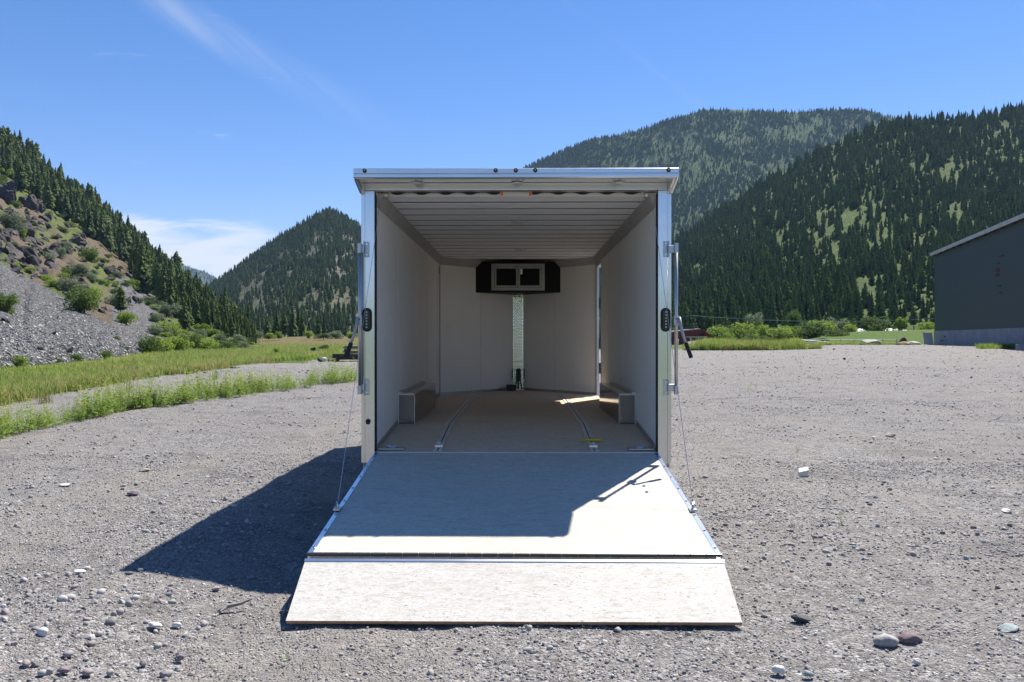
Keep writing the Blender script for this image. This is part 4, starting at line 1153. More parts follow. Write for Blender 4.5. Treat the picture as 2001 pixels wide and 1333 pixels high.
for i, (px, py, w, h, cn, ang, lab) in enumerate(SPEC):
    p, d = Gp(px, py); hw = w / 2 * d / F; hz = h / 2 * d / F * 1.05
    if ang == 2:
        me = MB().add([(-1, -.6, -.7), (.45, -1, -.7), (1, .6, -.7), (-.5, 1, -.7), (-.75, -.3, .1), (.55, -.75, .55), (1, .8, 1), (-.35, 1, .75)], [(0, 3, 2, 1), (4, 5, 6, 7), (0, 1, 5, 4), (1, 2, 6, 5), (2, 3, 7, 6), (3, 0, 4, 7)]).mesh('stone', M['st_' + cn])
    elif ang == 1: me = rock_mesh('stone', 200 + i, M['st_' + cn], 3, 9, .2, (1, 1, 1), False)
    else: me = smooth_stone('stone', 200 + i, M['st_' + cn], 3, (1, .9, 1))
    o = tag(link('stone', me), lab, 'stone', 'stones lying about the gravel lot')
    o.scale = (hw, hw * .7, max(hz, hw * .32)); o.location = (p[0], p[1] + hw * .4, p[2] + o.scale[2] * .62); o.rotation_euler = (0, random.uniform(-.1, .1), random.uniform(-.5, .5))
# driftwood stick
p, d = Gp(455, 1196)
st = tag(MB().tube([(-.075, -.03, .012), (-.03, 0, .03), (.03, .03, .035), (.08, .06, .05)], [.012, .013, .009, .005], 7).tube([(-.03, 0, .03), (-.05, -.05, .02)], [.009, .005], 6).build('stick', M['grey_wood']), 'short weathered stick lying near the ramp flap', 'stick'); st.location = tuple(p)

# prototypes of the small gravel: eight real cobbles
cob = []
for i in range(8):
    px, py = 40 + i * 46 + random.uniform(-15, 15), random.choice((1262, 1282, 1300, 1318))
    p, d = Gp(px, py)
    me = smooth_stone('cobble', 300 + i, M['stone'], 2, (1, .78, .66)) if i < 5 else rock_mesh('cobble', 300 + i, M['stone'], 2, 8, .2, (1, .8, .68), False)
    o = tag(link('cobble', me), 'rounded river cobble lying in the coarse gravel nearest the viewer', 'cobble', 'cobbles in the foreground gravel')
    s = random.uniform(.016, .026); o.scale = (s, s, s); o.location = (p[0], p[1], p[2] + s * .3); o.rotation_euler = (0, 0, random.uniform(0, 6)); cob.append(o)


def gravel_points(n, r0, r1, smin, smax, seed, powr=2.0, patch=None):
    r = np.random.default_rng(seed)
    d = r0 * (r1 / r0) ** r.random(n) if powr == 0 else np.sqrt(r0 ** 2 + (r1 ** 2 - r0 ** 2) * r.random(n))
    px = r.uniform(-40, 2041, n); q = (px - 1000.5) / F * d
    x = CAM.x + RT[0] * q + FW[0] * d; y = CAM.y + RT[1] * q + FW[1] * d
    keep = in_lot(x, y) & ~((np.abs(x) < 1.2) & (y > 4.06) & (y < 13))
    if patch is not None: keep &= r.random(n) < patch(x, y)
    x, y, d = x[keep], y[keep], d[keep]; m_ = len(x)
    s = smin * (smax / smin) ** (r.random(m_) ** 2.6)
    zz_ = gz(x, y) + 0.075 * (fbm(x * 1.7, y * 1.7, 4, 3) - 0.5) * np.minimum(1.0, 0.5 + d / 40) + 0.026 * (fbm(x * 7, y * 7, 3, 9) - .5) * (d < 25)
    pts = np.stack([x, y, zz_ + s * .25], -1)
    rot = np.stack([r.normal(0, .3, m_), r.normal(0, .3, m_), r.uniform(0, 6.28, m_)], -1)
    return pts, rot, np.repeat(s[:, None], 3, 1) * r.uniform(.75, 1.25, (m_, 3)), r.integers(0, 8, m_)


cl = lambda x, y: np.clip(0.02 + 1.5 * (fbm(x * .9, y * .9, 4, 51) - .50), 0.012, 1) + .55 * sstep(1.2, 2.2, -x) * sstep(4.9, 3.9, y)
cl2 = lambda x, y: np.clip(0.40 + 1.9 * (fbm(x * .55, y * .55, 4, 57) - .45), 0.10, 1)
parts_ = [gravel_points(80000, 3.2, 9.5, .0045, .012, 6, 2, cl2), gravel_points(14000, 3.2, 7.5, .008, .026, 1, 2, cl), gravel_points(50000, 8, 20, .006, .014, 7, 2, cl2), gravel_points(12000, 4, 14, .010, .030, 2, 2, cl), gravel_points(16000, 14, 40, .012, .034, 3, 2, cl2), gravel_points(9000, 28, 110, .03, .07, 4, 2, cl2)]
scatter('loose_gravel', *[np.concatenate([p[i] for p in parts_]) for i in range(4)], cob, 'stuff', 'loose pebbles and chips scattered over the gravel lot')

# rock outcrops on the near hillside
def on_hill(h, px, py):
    """the place on a hill's surface seen at a pixel"""
    ts = np.linspace(0.001, 1, 400); s = h.surf(np.full(400, px, float), ts); _, yy, d = project(s)
    i = int(np.argmin(np.abs(yy - py))); return s[i], d[i]
ROCKS = [(12, 395, 60, 75, 'dark crag with yellow shrubs above it, topmost outcrop on the scree hillside'), (52, 405, 46, 95, 'tall slanting dark slab of rock above the scree'), (75, 410, 30, 60, 'narrow leaning fin of rock beside the slanting slab'),
         (40, 455, 60, 55, 'broken dark crag below the slanting slab'), (20, 500, 70, 55, 'rounded brown rock mass at the top edge of the scree'), (60, 515, 55, 60, 'brown ribbed rock buttress at the top of the scree'),
         (82, 530, 30, 40, 'small buttress at the lower end of the brown ribbed rock'), (145, 475, 50, 55, 'dark outcrop between the tan slope and the sage shrubs'), (105, 490, 40, 50, 'split dark rock between crag and tan slope'),
         (160, 498, 32, 36, 'black broken rock below the tan slope'), (210, 535, 34, 34, 'dark rock beside the lone pine on the red soil'), (195, 520, 26, 26, 'small dark rock above the red soil'),
         (345, 622, 40, 26, 'brown ledge of rock low on the wooded spur'), (385, 632, 44, 26, 'long brown rock ledge beneath the spur pines'), (425, 655, 46, 24, 'low dark ledge near the end of the spur'),
         (488, 668, 34, 36, 'dark blocky rock at the very end of the spur'), (10, 628, 30, 34, 'grey rock embedded in the scree'), (15, 725, 36, 26, 'blue-grey rock at the foot of the scree')]
for i, (px, py, w, h, lab) in enumerate(ROCKS):
    s, d = on_hill(hillA, px, py)
    me = rock_mesh('rock_outcrop', 500 + i, M['rock'], 4, 24, .75, (1, 1, 1), False, (.25, .7))
    o = tag(link('rock_outcrop', me), lab, 'rock outcrop', 'rock outcrops on the near hillside')
    k_ = .62 * d / F; o.scale = (w * k_, w * k_ * .8, h * k_); o.location = (s[0], s[1] + w * k_ * .2, s[2]); o.rotation_euler = (0, random.uniform(.3, .65), random.uniform(-.4, .4))

# smaller broken rock between the outcrops, and small shrubs, place by place
RKM = [rock_mesh('broken_rock', 540 + i, M['rock'], 3, 13, .5, (1, .8, .75), False, (.3, .75)) for i in range(7)]
r = np.random.default_rng(77)
ZONES_A = [('crag above the scree', -20, 108, 345, 548, 190, 10, 38), ('brown slope below the wood', 110, 300, 430, 620, 95, 7, 24), ('rocky side of the spur', 310, 500, 610, 676, 40, 7, 20)]
for nm_, x0, x1, y0, y1, n_, w0_, w1_ in ZONES_A:
    c_ = 0
    while c_ < n_:
        px, py = r.uniform(x0, x1), r.uniform(y0, y1)
        top = np.interp(px, [-900, -100, 0, 130, 230, 290, 310], [200, 470, 512, 585, 645, 700, 720]); ln = np.interp(px, [-300, 0, 60, 90, 130, 200, 250, 290, 350, 420, 505], [250, 335, 388, 408, 430, 478, 520, 580, 622, 655, 672])
        if x0 < 300 and not (ln + 6 < py < top + 4): continue
        if x0 > 300 and py < ln - 12: continue
        if float(fbm(np.array(px / 22), np.array(py / 22), 3, 19)) < .42: continue
        s, d = on_hill(hillA, px, py); w = r.uniform(w0_, w1_) * r.choice([1, .7, .5]); k_ = .6 * d / F; c_ += 1
        o = tag(link('broken_rock', RKM[int(r.integers(0, 7))]), f"{'larger' if w > 17 else ('middling' if w > 11 else 'small')} broken dark rock {'high' if py < (y0 + y1) / 2 else 'low'} on the {nm_}", 'rock', 'broken rocks on the ' + nm_)
        o.scale = (w * k_ * r.uniform(.9, 1.5), w * k_, w * k_ * r.uniform(.7, 1.4)); o.location = tuple(s); o.rotation_euler = (r.normal(0, .2), r.uniform(.3, .8), r.normal(0, .5))

# slate: four slabs on show, the rest of the scree as one mass
def slab_mesh(seed):
    r = np.random.default_rng(seed); n = 6
    a = np.sort(r.uniform(0, 6.28, n)); a = np.linspace(0, 6.28, n, endpoint=False) + r.uniform(-.35, .35, n)
    rr = r.uniform(.65, 1.1, n); pl = [(rr[i] * math.cos(a[i]), .6 * rr[i] * math.sin(a[i])) for i in range(n)]
    return MB().prism(pl, 'z', -.13, .13).mesh('slate_slab', M['slate'])
slabs = []
for i, (px, py) in enumerate(((77, 682), (105, 655), (135, 690), (60, 610))):
    s, d = on_hill(hillA, px, py)
    o = tag(link('slate_slab', slab_mesh(700 + i)), ['wide pale slate slab low in the scree', 'tilted slate slab in the middle of the scree', 'slate slab above the scree foot near a bush', 'slate slab high in the grey scree'][i], 'slate slab', 'slabs lying on the scree')
    o.location = tuple(s + (0, 0, .08)); q = random.uniform(.25, .42); o.scale = (q, q, q); o.rotation_euler = (.3, .5, random.uniform(0, 6)); slabs.append(o)
r = np.random.default_rng(5)
px = r.uniform(-420, 340, 210000); t = r.random(210000) ** 1.5 * .42
sp = hillA.surf(px, t); qx, qy, qd = project(sp); z1, _ = zones(qx, qy)
kp = (r.random(len(px)) < z1 ** 1.5) & (qy < 760)
sp = sp[kp][:80000]; n = len(sp)
ss = .031 * (4.6 ** (r.random(n) ** 2.8)) * (.8 + .4 * r.random(n))
scatter('slate_scree', sp + np.stack([0 * ss, 0 * ss, ss * .15], -1), np.stack([r.normal(.25, .3, n), r.normal(.5, .3, n), r.normal(.2, .6, n)], -1), np.repeat(ss[:, None], 3, 1) * r.uniform(.7, 1.3, (n, 3)), r.integers(0, 4, n), slabs, 'stuff', 'grey slate scree covering the foot of the near hillside')


# ================================================================== VEGETATION
def conifer_geo(seed, width=.17, bare=.10, levels=25, nb=9, round_=0.85, droop=.35):
    r = np.random.default_rng(seed); V = []; Fc = []
    for l in range(levels):
        u = l / (levels - 1); z = bare + (1 - bare) * (u ** .92) * .985
        rad = width * (1 - u) ** round_ * r.uniform(.8, 1.12) + .012
        if u < .08: rad *= .75
        n = max(4, int(round(nb * (1 - .4 * u))))
        a0 = r.uniform(0, 6.28)
        for b in range(n):
            a = a0 + 6.283 * b / n + r.uniform(-.3, .3); L = rad * r.uniform(.45, 1.3); 
            ca, sa = math.cos(a), math.sin(a); w = L * r.uniform(.20, .36) + .006
            zz_ = z + r.uniform(-.02, .02); dr = L * droop * r.uniform(.5, 1.5); hh = .020 + .22 * L
            i0 = len(V)
            V += [(0, 0, zz_ + .3 * hh), (ca * L * .6 - sa * w, sa * L * .6 + ca * w, zz_ - dr * .6 - .004), (ca * L, sa * L, zz_ - dr), (ca * L * .6 + sa * w, sa * L * .6 - ca * w, zz_ - dr * .6 - .004),
                  (ca * L * .55, sa * L * .55, zz_ - dr * .3 + hh), (ca * L * .5, sa * L * .5, zz_ - dr * .6 - hh)]
            Fc += [(i0, i0 + 1, i0 + 4), (i0 + 1, i0 + 2, i0 + 4), (i0 + 2, i0 + 3, i0 + 4), (i0 + 3, i0, i0 + 4), (i0, i0 + 5, i0 + 2)]
    i0 = len(V); V += [(-.012, 0, .93), (.012, 0, .93), (0, .01, .93), (0, 0, 1.0)]; Fc += [(i0, i0 + 1, i0 + 3), (i0 + 1, i0 + 2, i0 + 3)]
    return np.array(V), np.array(Fc)


def trunk_geo(h=.97, r0=.016):
    t = MB().tube([(0, 0, -.06), (0, 0, .3), (0, 0, h)], [r0, r0 * .8, .002], 6)
    V = np.array(t.v); T = []
    for f in t.f:
        for q in range(1, len(f) - 1): T.append((f[0], f[q], f[q + 1]))
    return V, np.array(T)


TV, TF = trunk_geo()
KIND = [dict(width=.155, bare=.07), dict(width=.19, bare=.10, droop=.45), dict(width=.14, bare=.14, levels=23), dict(width=.20, bare=.2, round_=.55, levels=20, droop=.15), dict(width=.17, bare=.28, round_=.6, levels=19, droop=.2), dict(width=.175, bare=.05, levels=27)]
crown_me, trunk_me, whole_me = [], [], []
trunk_shared = mesh_np('trunk', TV, TF, M['bark'])
for i, kd in enumerate(KIND):
    v, f = conifer_geo(900 + i, **kd)
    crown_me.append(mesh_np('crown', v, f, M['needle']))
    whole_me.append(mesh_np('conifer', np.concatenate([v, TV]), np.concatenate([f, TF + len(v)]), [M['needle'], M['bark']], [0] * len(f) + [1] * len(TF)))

trees = []   # x, y, z, height, px, py, d, zone


def plant(h, n, px0, px1, t0, t1, hmin, hmax, dens, seed, zone):
    r = np.random.default_rng(seed)
    px = r.uniform(px0, px1, n); d0 = h.dist(px, t0); d1 = h.dist(px, t1)
    d = np.sqrt(d0 ** 2 + (d1 ** 2 - d0 ** 2) * r.random(n)); a = h.dist(px, 0 * px); b_ = h.dist(px, 0 * px + 1); t = (d - a) / (b_ - a)
    p = h.surf(px, t); qx, qy, qd = project(p)
    kp = r.random(n) < dens(qx, qy, t, p)
    p, qx, qy, qd = p[kp], qx[kp], qy[kp], qd[kp]; m_ = len(p)
    hh = r.uniform(hmin, hmax, m_) * r.choice([1, 1, 1, .7, .5, 1.2], m_)
    if zone == 'A': hh = np.minimum(hh, qd / F * np.interp(qx, [0, 280, 350, 400, 440, 480, 505], [95, 92, 80, 64, 50, 38, 24]) * r.uniform(.6, 1.05, m_))
    for i in range(m_): trees.append((p[i, 0], p[i, 1], p[i, 2], hh[i], qx[i], qy[i], qd[i], zone))


# near hillside: wood above the line, spur, scattered pines
def dA(qx, qy, t, p):
    line = np.interp(qx, [-700, -300, 0, 60, 90, 130, 200, 250, 290, 350, 420, 505], [150, 250, 335, 388, 408, 430, 478, 520, 580, 622, 655, 672])
    ab = sstep(10, -14, qy - line)
    return np.clip(ab * (.55 + 1.3 * (fbm(qx / 25, qy / 25, 3, 4) - .35)), 0, 1)
plant(hillA, 6600, -620, 500, .12, 1.0, 8.5, 13.5, dA, 3, 'A')
plant(hillB, 5200, 200, 690, .3, 1.0, 10, 16, lambda x, y, t, p: .8 + 0 * x, 31, 'B')
def dC(qx, qy, t, p): return np.clip(.25 + 1.5 * (fbm(qx / 22, qy / 18, 4, 14) - .42) + 1.2 * (fbm(qx / 8, qy / 10, 3, 16) - .47) + .6 * sstep(.75, .95, t) - .5 * np.exp(-((qx - 665) / 14) ** 2 - ((qy - 590) / 24) ** 2) - .35 * np.exp(-((qx - 530) / 40) ** 2 - ((qy - 592) / 14) ** 2), 0, 1)
plant(hillC, 26000, 305, 1045, .02, 1.0, 5.5, 9.5, dC, 41, 'C')
def dD(qx, qy, t, p):
    op = fbm(qx / 40, qy / 30, 4, 24)
    op2 = fbm(qx / 9, qy / 9, 3, 26)
    return np.clip(.30 + 1.6 * (op - .42) + 1.5 * (op2 - .47) + .35 * sstep(.85, 1, t) + .35 * sstep(1250, 1100, qx), .08, 1)
plant(hillD, 96000, 685, 1880, .06, 1.0, 5.5, 10, dD, 51, 'D')
def dE(qx, qy, t, p):
    op = fbm(qx / 34, qy / 48, 4, 34)
    clear = sstep(1640, 1720, qx) * sstep(1850, 1790, qx) * sstep(360, 450, qy)
    left = sstep(1560, 1420, qx)
    op2 = fbm(qx / 5, qy / 7, 3, 36)
    return np.clip(.40 + 1.4 * (op - .45) + 1.2 * (op2 - .47) - .26 * clear + .30 * left + .35 * sstep(.85, 1, t), .06, 1)
plant(hillE, 27000, 1045, 2760, 0.0, 1.0, 5, 10.5, dE, 61, 'E')
# row of conifers at the valley bottom beyond the dry meadow
r = np.random.default_rng(71)
for px, top in [(505, 615), (522, 622), (541, 604), (556, 610), (572, 600), (590, 607), (583, 597), (604, 622), (622, 611), (633, 614), (650, 635), (662, 630), (676, 636), (688, 632), (700, 628), (470, 600), (485, 590), (455, 585), (440, 560), (432, 575)]:
    d = r.uniform(200, 225); p = Wp(px, d, 1.6); trees.append((p[0], p[1], p[2], CAM.z + (HOR - top) / F * d - 1.6, px, 658, d, 'V'))

T = np.array([t[:7] for t in trees], float); Z = [t[7] for t in trees]
app = T[:, 3] / T[:, 6]
vis = (T[:, 4] > -20) & (T[:, 4] < 2020) & ~((T[:, 4] > 715) & (T[:, 4] < 1300)) & ~((T[:, 4] > 1822) & (T[:, 5] > 500 - (T[:, 4] - 1822) * .42))
isv = np.array([z == 'V' for z in Z])
order = np.argsort(-(app * vis + 10 * isv))
NI = 288
indiv = set(order[:NI].tolist())
where = {'A': 'dark conifer in the wood climbing the near scree hillside', 'V': 'dark conifer in the row beyond the dry meadow', 'E': 'tall dark conifer near the foot of the forested ridge behind the lot', 'C': 'small conifer low on the cone-shaped mountain', 'D': 'small conifer on the far ridge', 'B': 'tiny conifer on the distant blue mountain'}
grp = {'A': 'conifers on the near hillside', 'V': 'conifers at the valley bottom', 'E': 'conifers at the foot of the forested ridge', 'C': 'conifers on the cone-shaped mountain', 'D': 'conifers on the far ridge', 'B': 'conifers on the distant mountain'}


def conifer_label(zn, px, py, h):
    size = 'short' if h < 6.5 else ('mid-sized' if h < 9.5 else 'tall')
    if zn == 'A':
        sky = py < np.interp(px, hillA.cols, hillA.ry) + 30
        spot = 'above the crag' if px < 110 else ('above the open tan slope' if px < 240 else ('above the lone pine' if px < 330 else 'on the spur beyond the scree'))
        return f"{size} dark conifer {'on the skyline' if sky else 'in the wood'} {spot} of the near hillside"
    if zn == 'E':
        spot = 'behind the red shed' if px < 1420 else ('behind the bright round trees' if px < 1540 else ('behind the wide broadleaf tree' if px < 1660 else ('above the grassy mound' if px < 1790 else 'beside the warehouse wall')))
        return f'{size} dark conifer at the foot of the forested ridge {spot}'
    if zn == 'V':
        return f'{size} dark conifer beyond the dry meadow, ' + ('nearest the rocky spur' if px < 515 else ('middle of the row' if px < 600 else 'toward the trailer end of the row'))
    return where[zn]


protos = [None] * 6
ks = RNG.integers(0, 6, len(T)); kk = list(order[:NI])
for c, i in enumerate(kk):
    x, y, z, h = T[i, :4]; zn = Z[i]; k_ = int(ks[i])
    wsc = float(RNG.uniform(.85, 1.25)) * h
    if c >= 230 and protos[k_] is None or c >= 280:
        if c >= 280 and None in protos: k_ = protos.index(None)
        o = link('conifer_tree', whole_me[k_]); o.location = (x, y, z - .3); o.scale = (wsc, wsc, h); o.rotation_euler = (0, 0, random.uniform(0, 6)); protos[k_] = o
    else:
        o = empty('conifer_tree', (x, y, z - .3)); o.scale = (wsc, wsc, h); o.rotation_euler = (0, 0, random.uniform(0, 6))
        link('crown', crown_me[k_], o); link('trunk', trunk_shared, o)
    tag(o, conifer_label(zn, T[i, 4], T[i, 5], h), 'conifer tree', grp[zn])
rest = np.array([i for i in range(len(T)) if i not in indiv])
zl = np.array(Z)[rest]
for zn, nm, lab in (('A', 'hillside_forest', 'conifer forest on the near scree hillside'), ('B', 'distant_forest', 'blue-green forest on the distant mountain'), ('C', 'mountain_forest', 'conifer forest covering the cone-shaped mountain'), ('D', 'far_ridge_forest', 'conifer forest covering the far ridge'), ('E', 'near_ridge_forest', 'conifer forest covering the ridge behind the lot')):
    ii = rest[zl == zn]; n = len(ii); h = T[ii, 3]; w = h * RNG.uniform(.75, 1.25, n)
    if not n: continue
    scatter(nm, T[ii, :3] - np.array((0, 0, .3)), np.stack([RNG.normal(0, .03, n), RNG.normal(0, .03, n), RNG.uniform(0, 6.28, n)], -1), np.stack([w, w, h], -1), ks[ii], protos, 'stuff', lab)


def leaf_cloud(seed, n, clumps, size, flat=.8, hollow=.35, low=False):
    """unit crown: leaf-sized faces spread through overlapping clumps; base at z = 0, top near 1, radius about .5"""
    r = np.random.default_rng(seed)
    cc = r.normal(size=(clumps, 3)); cc /= np.linalg.norm(cc, axis=1)[:, None]; cc *= r.uniform(.15, .36, (clumps, 1)) * np.array((1, 1, flat)); cc[:, 2] += .52
    cr = r.uniform(.13, .24, clumps)
    if low: cc[:, :2] *= 1.15; cc[:, 2] = r.uniform(.16, .74, clumps) - .55 * np.hypot(cc[:, 0], cc[:, 1]); cr = r.uniform(.15, .27, clumps)
    i = r.integers(0, clumps, n); q = r.normal(size=(n, 3)); q /= np.linalg.norm(q, axis=1)[:, None]
    p = cc[i] + q * (cr[i] * r.uniform(hollow, 1.0, n) ** .5)[:, None]
    p[:, 2] = np.maximum(p[:, 2], .03 * r.random(n))
    a = r.normal(size=(n, 3)); a /= np.linalg.norm(a, axis=1)[:, None]; b = np.cross(a, r.normal(size=(n, 3))); b /= np.linalg.norm(b, axis=1)[:, None]
    s = size * r.uniform(.6, 1.35, n)[:, None]
    V = np.stack([p - a * s, p + b * s * .55, p + a * s, p - b * s * .55], 1).reshape(-1, 3)
    return V, np.arange(4 * n).reshape(n, 4)


LEAFMATS = ['leaf', 'leaf_dark', 'leaf_sage']
bcrown = {mk: [mesh_np('crown', *leaf_cloud(1000 + i * 7 + len(mk), 2600, 13, .034), M[mk]) for i in range(3)] for mk in LEAFMATS}
bushcrown = {mk: [mesh_np('crown', *leaf_cloud(2000 + i * 7 + len(mk), 2400, 16, .036, low=True), M[mk]) for i in range(3)] for mk in LEAFMATS}
def broad_trunk(seed):
    r = random.Random(seed); mb = MB().tube([(0, 0, -.1), (0, 0, .15), (.02, .01, .5)], [.035, .028, .01], 6)
    for q in range(4):
        a = q * 1.57 + r.uniform(-.4, .4); mb.tube([(0, 0, .14), (math.cos(a) * .16, math.sin(a) * .16, .4), (math.cos(a) * .26, math.sin(a) * .26, .62)], [.018, .012, .004], 5)
    return mb.mesh('trunk', M['bark'])
btrunk = [broad_trunk(i) for i in range(3)]


def broad_tree(name, loc, w, h, mk, lab, cat, group):
    o = tag(empty(name, tuple(loc)), lab, cat, group); i = random.randrange(3)
    o.scale = (w, w * .9, h); o.rotation_euler = (0, 0, random.uniform(0, 6))
    link('crown', (bushcrown if cat == 'bush' or h < 7 and lab.find('stem') < 0 else bcrown)[mk][i], o); link('trunk' if cat != 'bush' else 'stem', btrunk[i], o)
    return o


# broadleaf trees along the foot of the ridge
BT = [(1402, 672, 44, 42, 'leaf', 165, 'bright green round tree beside the red shed roof end'), (1412, 668, 36, 40, 'leaf_dark', 172, 'darker round tree behind the bright one by the red shed'),
      (1452, 668, 42, 46, 'leaf', 160, 'full bright green tree, tallest of those near the red shed'), (1425, 667, 22, 22, 'leaf', 150, 'small bright bush-like tree in front of two round trees'),
      (1476, 668, 34, 50, 'leaf_dark', 178, 'darker feathery tree behind the full bright tree'), (1495, 667, 38, 40, 'leaf', 162, 'pale green loose tree in the middle of the broadleaf row'),
      (1463, 669, 34, 20, 'leaf_dark', 150, 'low dark green bushy tree under the full bright tree'), (1494, 667, 22, 14, 'leaf_dark', 148, 'little dark bush under the pale loose tree'),
      (1524, 668, 46, 36, 'leaf', 158, 'bright yellow-green round tree with even crown'), (1551, 668, 38, 40, 'leaf', 170, 'green tree behind the yellow-green round one'),
      (1588, 668, 60, 46, 'leaf_dark', 156, 'wide dark-based tree, largest of the broadleaf row'), (1610, 662, 50, 46, 'leaf', 162, 'bright topped tree joined to the wide dark-based one'),
      (1636, 660, 36, 46, 'leaf_sage', 172, 'grey-green willow-like tree rising behind the row'), (1634, 664, 36, 26, 'leaf_dark', 150, 'low green shrub tree at the tail of the row'),
      (1664, 652, 24, 24, 'leaf', 168, 'small green tree at the near end of the mound'), (1658, 650, 26, 34, 'leaf_dark', 180, 'dark leafy tree behind the small green one'),
      (1708, 652, 56, 40, 'leaf_dark', 175, 'dense dark round tree standing over the mound'), (1758, 652, 28, 34, 'leaf', 178, 'neat small round tree on a bare stem over the mound'),
      (1811, 651, 30, 28, 'leaf', 170, 'pale green tree against the warehouse corner'), (1551, 640, 26, 40, 'leaf_dark', 200, 'dull green tree standing higher among the ridge conifers'), (1473, 640, 30, 34, 'leaf_sage', 205, 'grey-green tree on the ridge foot above the row'),
      (1580, 671, 14, 9, 'leaf', 128, 'tiny yellow-green shrub at the end of the mound'), (1603, 667, 34, 10, 'leaf_dark', 135, 'low dark hedge-like bush where the mound begins')]
for px, py, w, h, mk, d, lab in BT:
    p = Wp(px, d, py=py + 2); k_ = d / F
    broad_tree('broadleaf_tree', p, w * k_ * 1.35, h * k_ * 1.15, mk, lab, 'tree', 'broadleaf trees along the foot of the ridge')
# bushes at the valley bottom, left
for px, py, w, h, mk, d, lab in [(498, 662, 26, 20, 'leaf_sage', 160, 'grey-green bush at the edge of the dry meadow by the spur'), (525, 662, 32, 14, 'leaf', 165, 'bright low bush under the conifer row'), (545, 661, 22, 16, 'leaf', 168, 'small leafy bush in front of the conifer row'), (605, 661, 18, 18, 'leaf', 166, 'upright green bush under the tallest row conifers'), (632, 662, 34, 12, 'leaf_dark', 164, 'wide low bush under the conifer row'), (690, 662, 24, 16, 'leaf', 160, 'bright bush showing beside the trailer frame'), (634, 684, 26, 12, 'leaf_dark', 82, 'round green bush in the dry meadow'), (540, 688, 12, 10, 'leaf', 66, 'small green plant in the dry meadow near the spur'), (655, 662, 30, 18, 'leaf_sage', 175, 'pale willowy bush beside the row conifers')]:
    p = Wp(px, d, py=py); k_ = d / F; broad_tree('bush', p, w * k_ * 1.1, h * k_ * 1.1, mk, lab, 'bush', 'bushes at the valley bottom')
# shrubs on the near hillside
SH = [(165, 612, 60, 62, 'leaf_dark', 'large dark green bush at the edge of the scree'), (150, 585, 44, 44, 'leaf_sage', 'dull bush above the large dark one'), (135, 570, 40, 36, 'leaf_sage', 'brownish bush at the top of the bush row'), (178, 592, 36, 40, 'leaf', 'bright green bush leaning on the large dark one'), (110, 562, 44, 22, 'leaf', 'low bright shrub along the top of the scree'), (85, 548, 36, 16, 'leaf', 'low green shrub at the scree top by the buttress'),
      (247, 634, 38, 34, 'leaf', 'bright green bush under a small pine on the grey soil'), (228, 600, 38, 34, 'leaf_sage', 'grey-green bush above the bright one on the grey soil'), (262, 565, 26, 26, 'leaf', 'round bright bush beside the lone pine'), (118, 506, 26, 28, 'leaf_sage', 'sage shrub between two dark outcrops'), (155, 540, 40, 30, 'leaf_sage', 'pale sage shrub on the brown slope'), (178, 552, 26, 24, 'leaf_sage', 'second pale sage shrub lower on the brown slope'), (178, 512, 36, 34, 'leaf_dark', 'dark shrub among the broken rocks'), (20, 450, 46, 44, 'leaf_sage', 'dull shrub in the crag'), (40, 465, 22, 24, 'leaf', 'yellow-green shrub beside the crag'), (8, 345, 26, 22, 'leaf', 'yellowish shrub on top of the crag'),
      (290, 690, 48, 46, 'leaf_dark', 'dark round bush at the foot of the slope'), (320, 700, 50, 40, 'leaf', 'green bush beside the dark round one at the slope foot'), (345, 690, 54, 44, 'leaf', 'wide leafy bush low on the spur'), (372, 684, 50, 44, 'leaf_dark', 'dense green bush in the middle of the spur thicket'), (400, 690, 50, 36, 'leaf', 'light green bush toward the end of the spur'), (330, 658, 46, 40, 'leaf', 'green bush on the upper spur thicket'), (305, 655, 34, 26, 'leaf_sage', 'greyish bush above the dark round one'), (440, 688, 44, 28, 'leaf_dark', 'low bush near the spur end'), (330, 620, 42, 36, 'leaf_sage', 'sage coloured bush between the pines of the spur'), (322, 592, 34, 36, 'leaf', 'pale bush below the wood on the spur'), (440, 650, 36, 36, 'leaf', 'bright shrub under the spur pines'), (465, 672, 36, 24, 'leaf_sage', 'pale shrub by the last rock of the spur'),
      (205, 715, 36, 20, 'leaf_dark', 'small round bush at the bottom of the scree'), (148, 722, 26, 18, 'leaf_dark', 'little dark bush low in the scree'), (112, 722, 18, 12, 'leaf_dark', 'tiny bush low in the scree'), (34, 738, 40, 34, 'leaf', 'green bush at the scree foot by the blue-grey rock'), (12, 610, 44, 50, 'leaf_dark', 'bush growing from the rock embedded in the scree'), (228, 663, 16, 10, 'leaf_dark', 'tiny bush on the scree edge'), (245, 682, 14, 9, 'leaf_dark', 'second tiny bush on the scree edge'), (210, 440, 22, 18, 'leaf_sage', 'small shrub on the open tan slope'), (95, 425, 16, 16, 'leaf_sage', 'grey shrub at the top of the tan slope'), (395, 655, 36, 30, 'leaf', 'green bush above the brown ledge')]
for px, py, w, h, mk, lab in SH:
    s, d = on_hill(hillA, px, py); k_ = d / F
    broad_tree('bush', s - np.array((0, 0, .15)), w * k_ * 1.15, h * k_ * 1.1, mk, lab, 'bush', 'bushes on the near hillside')
r = np.random.default_rng(78)
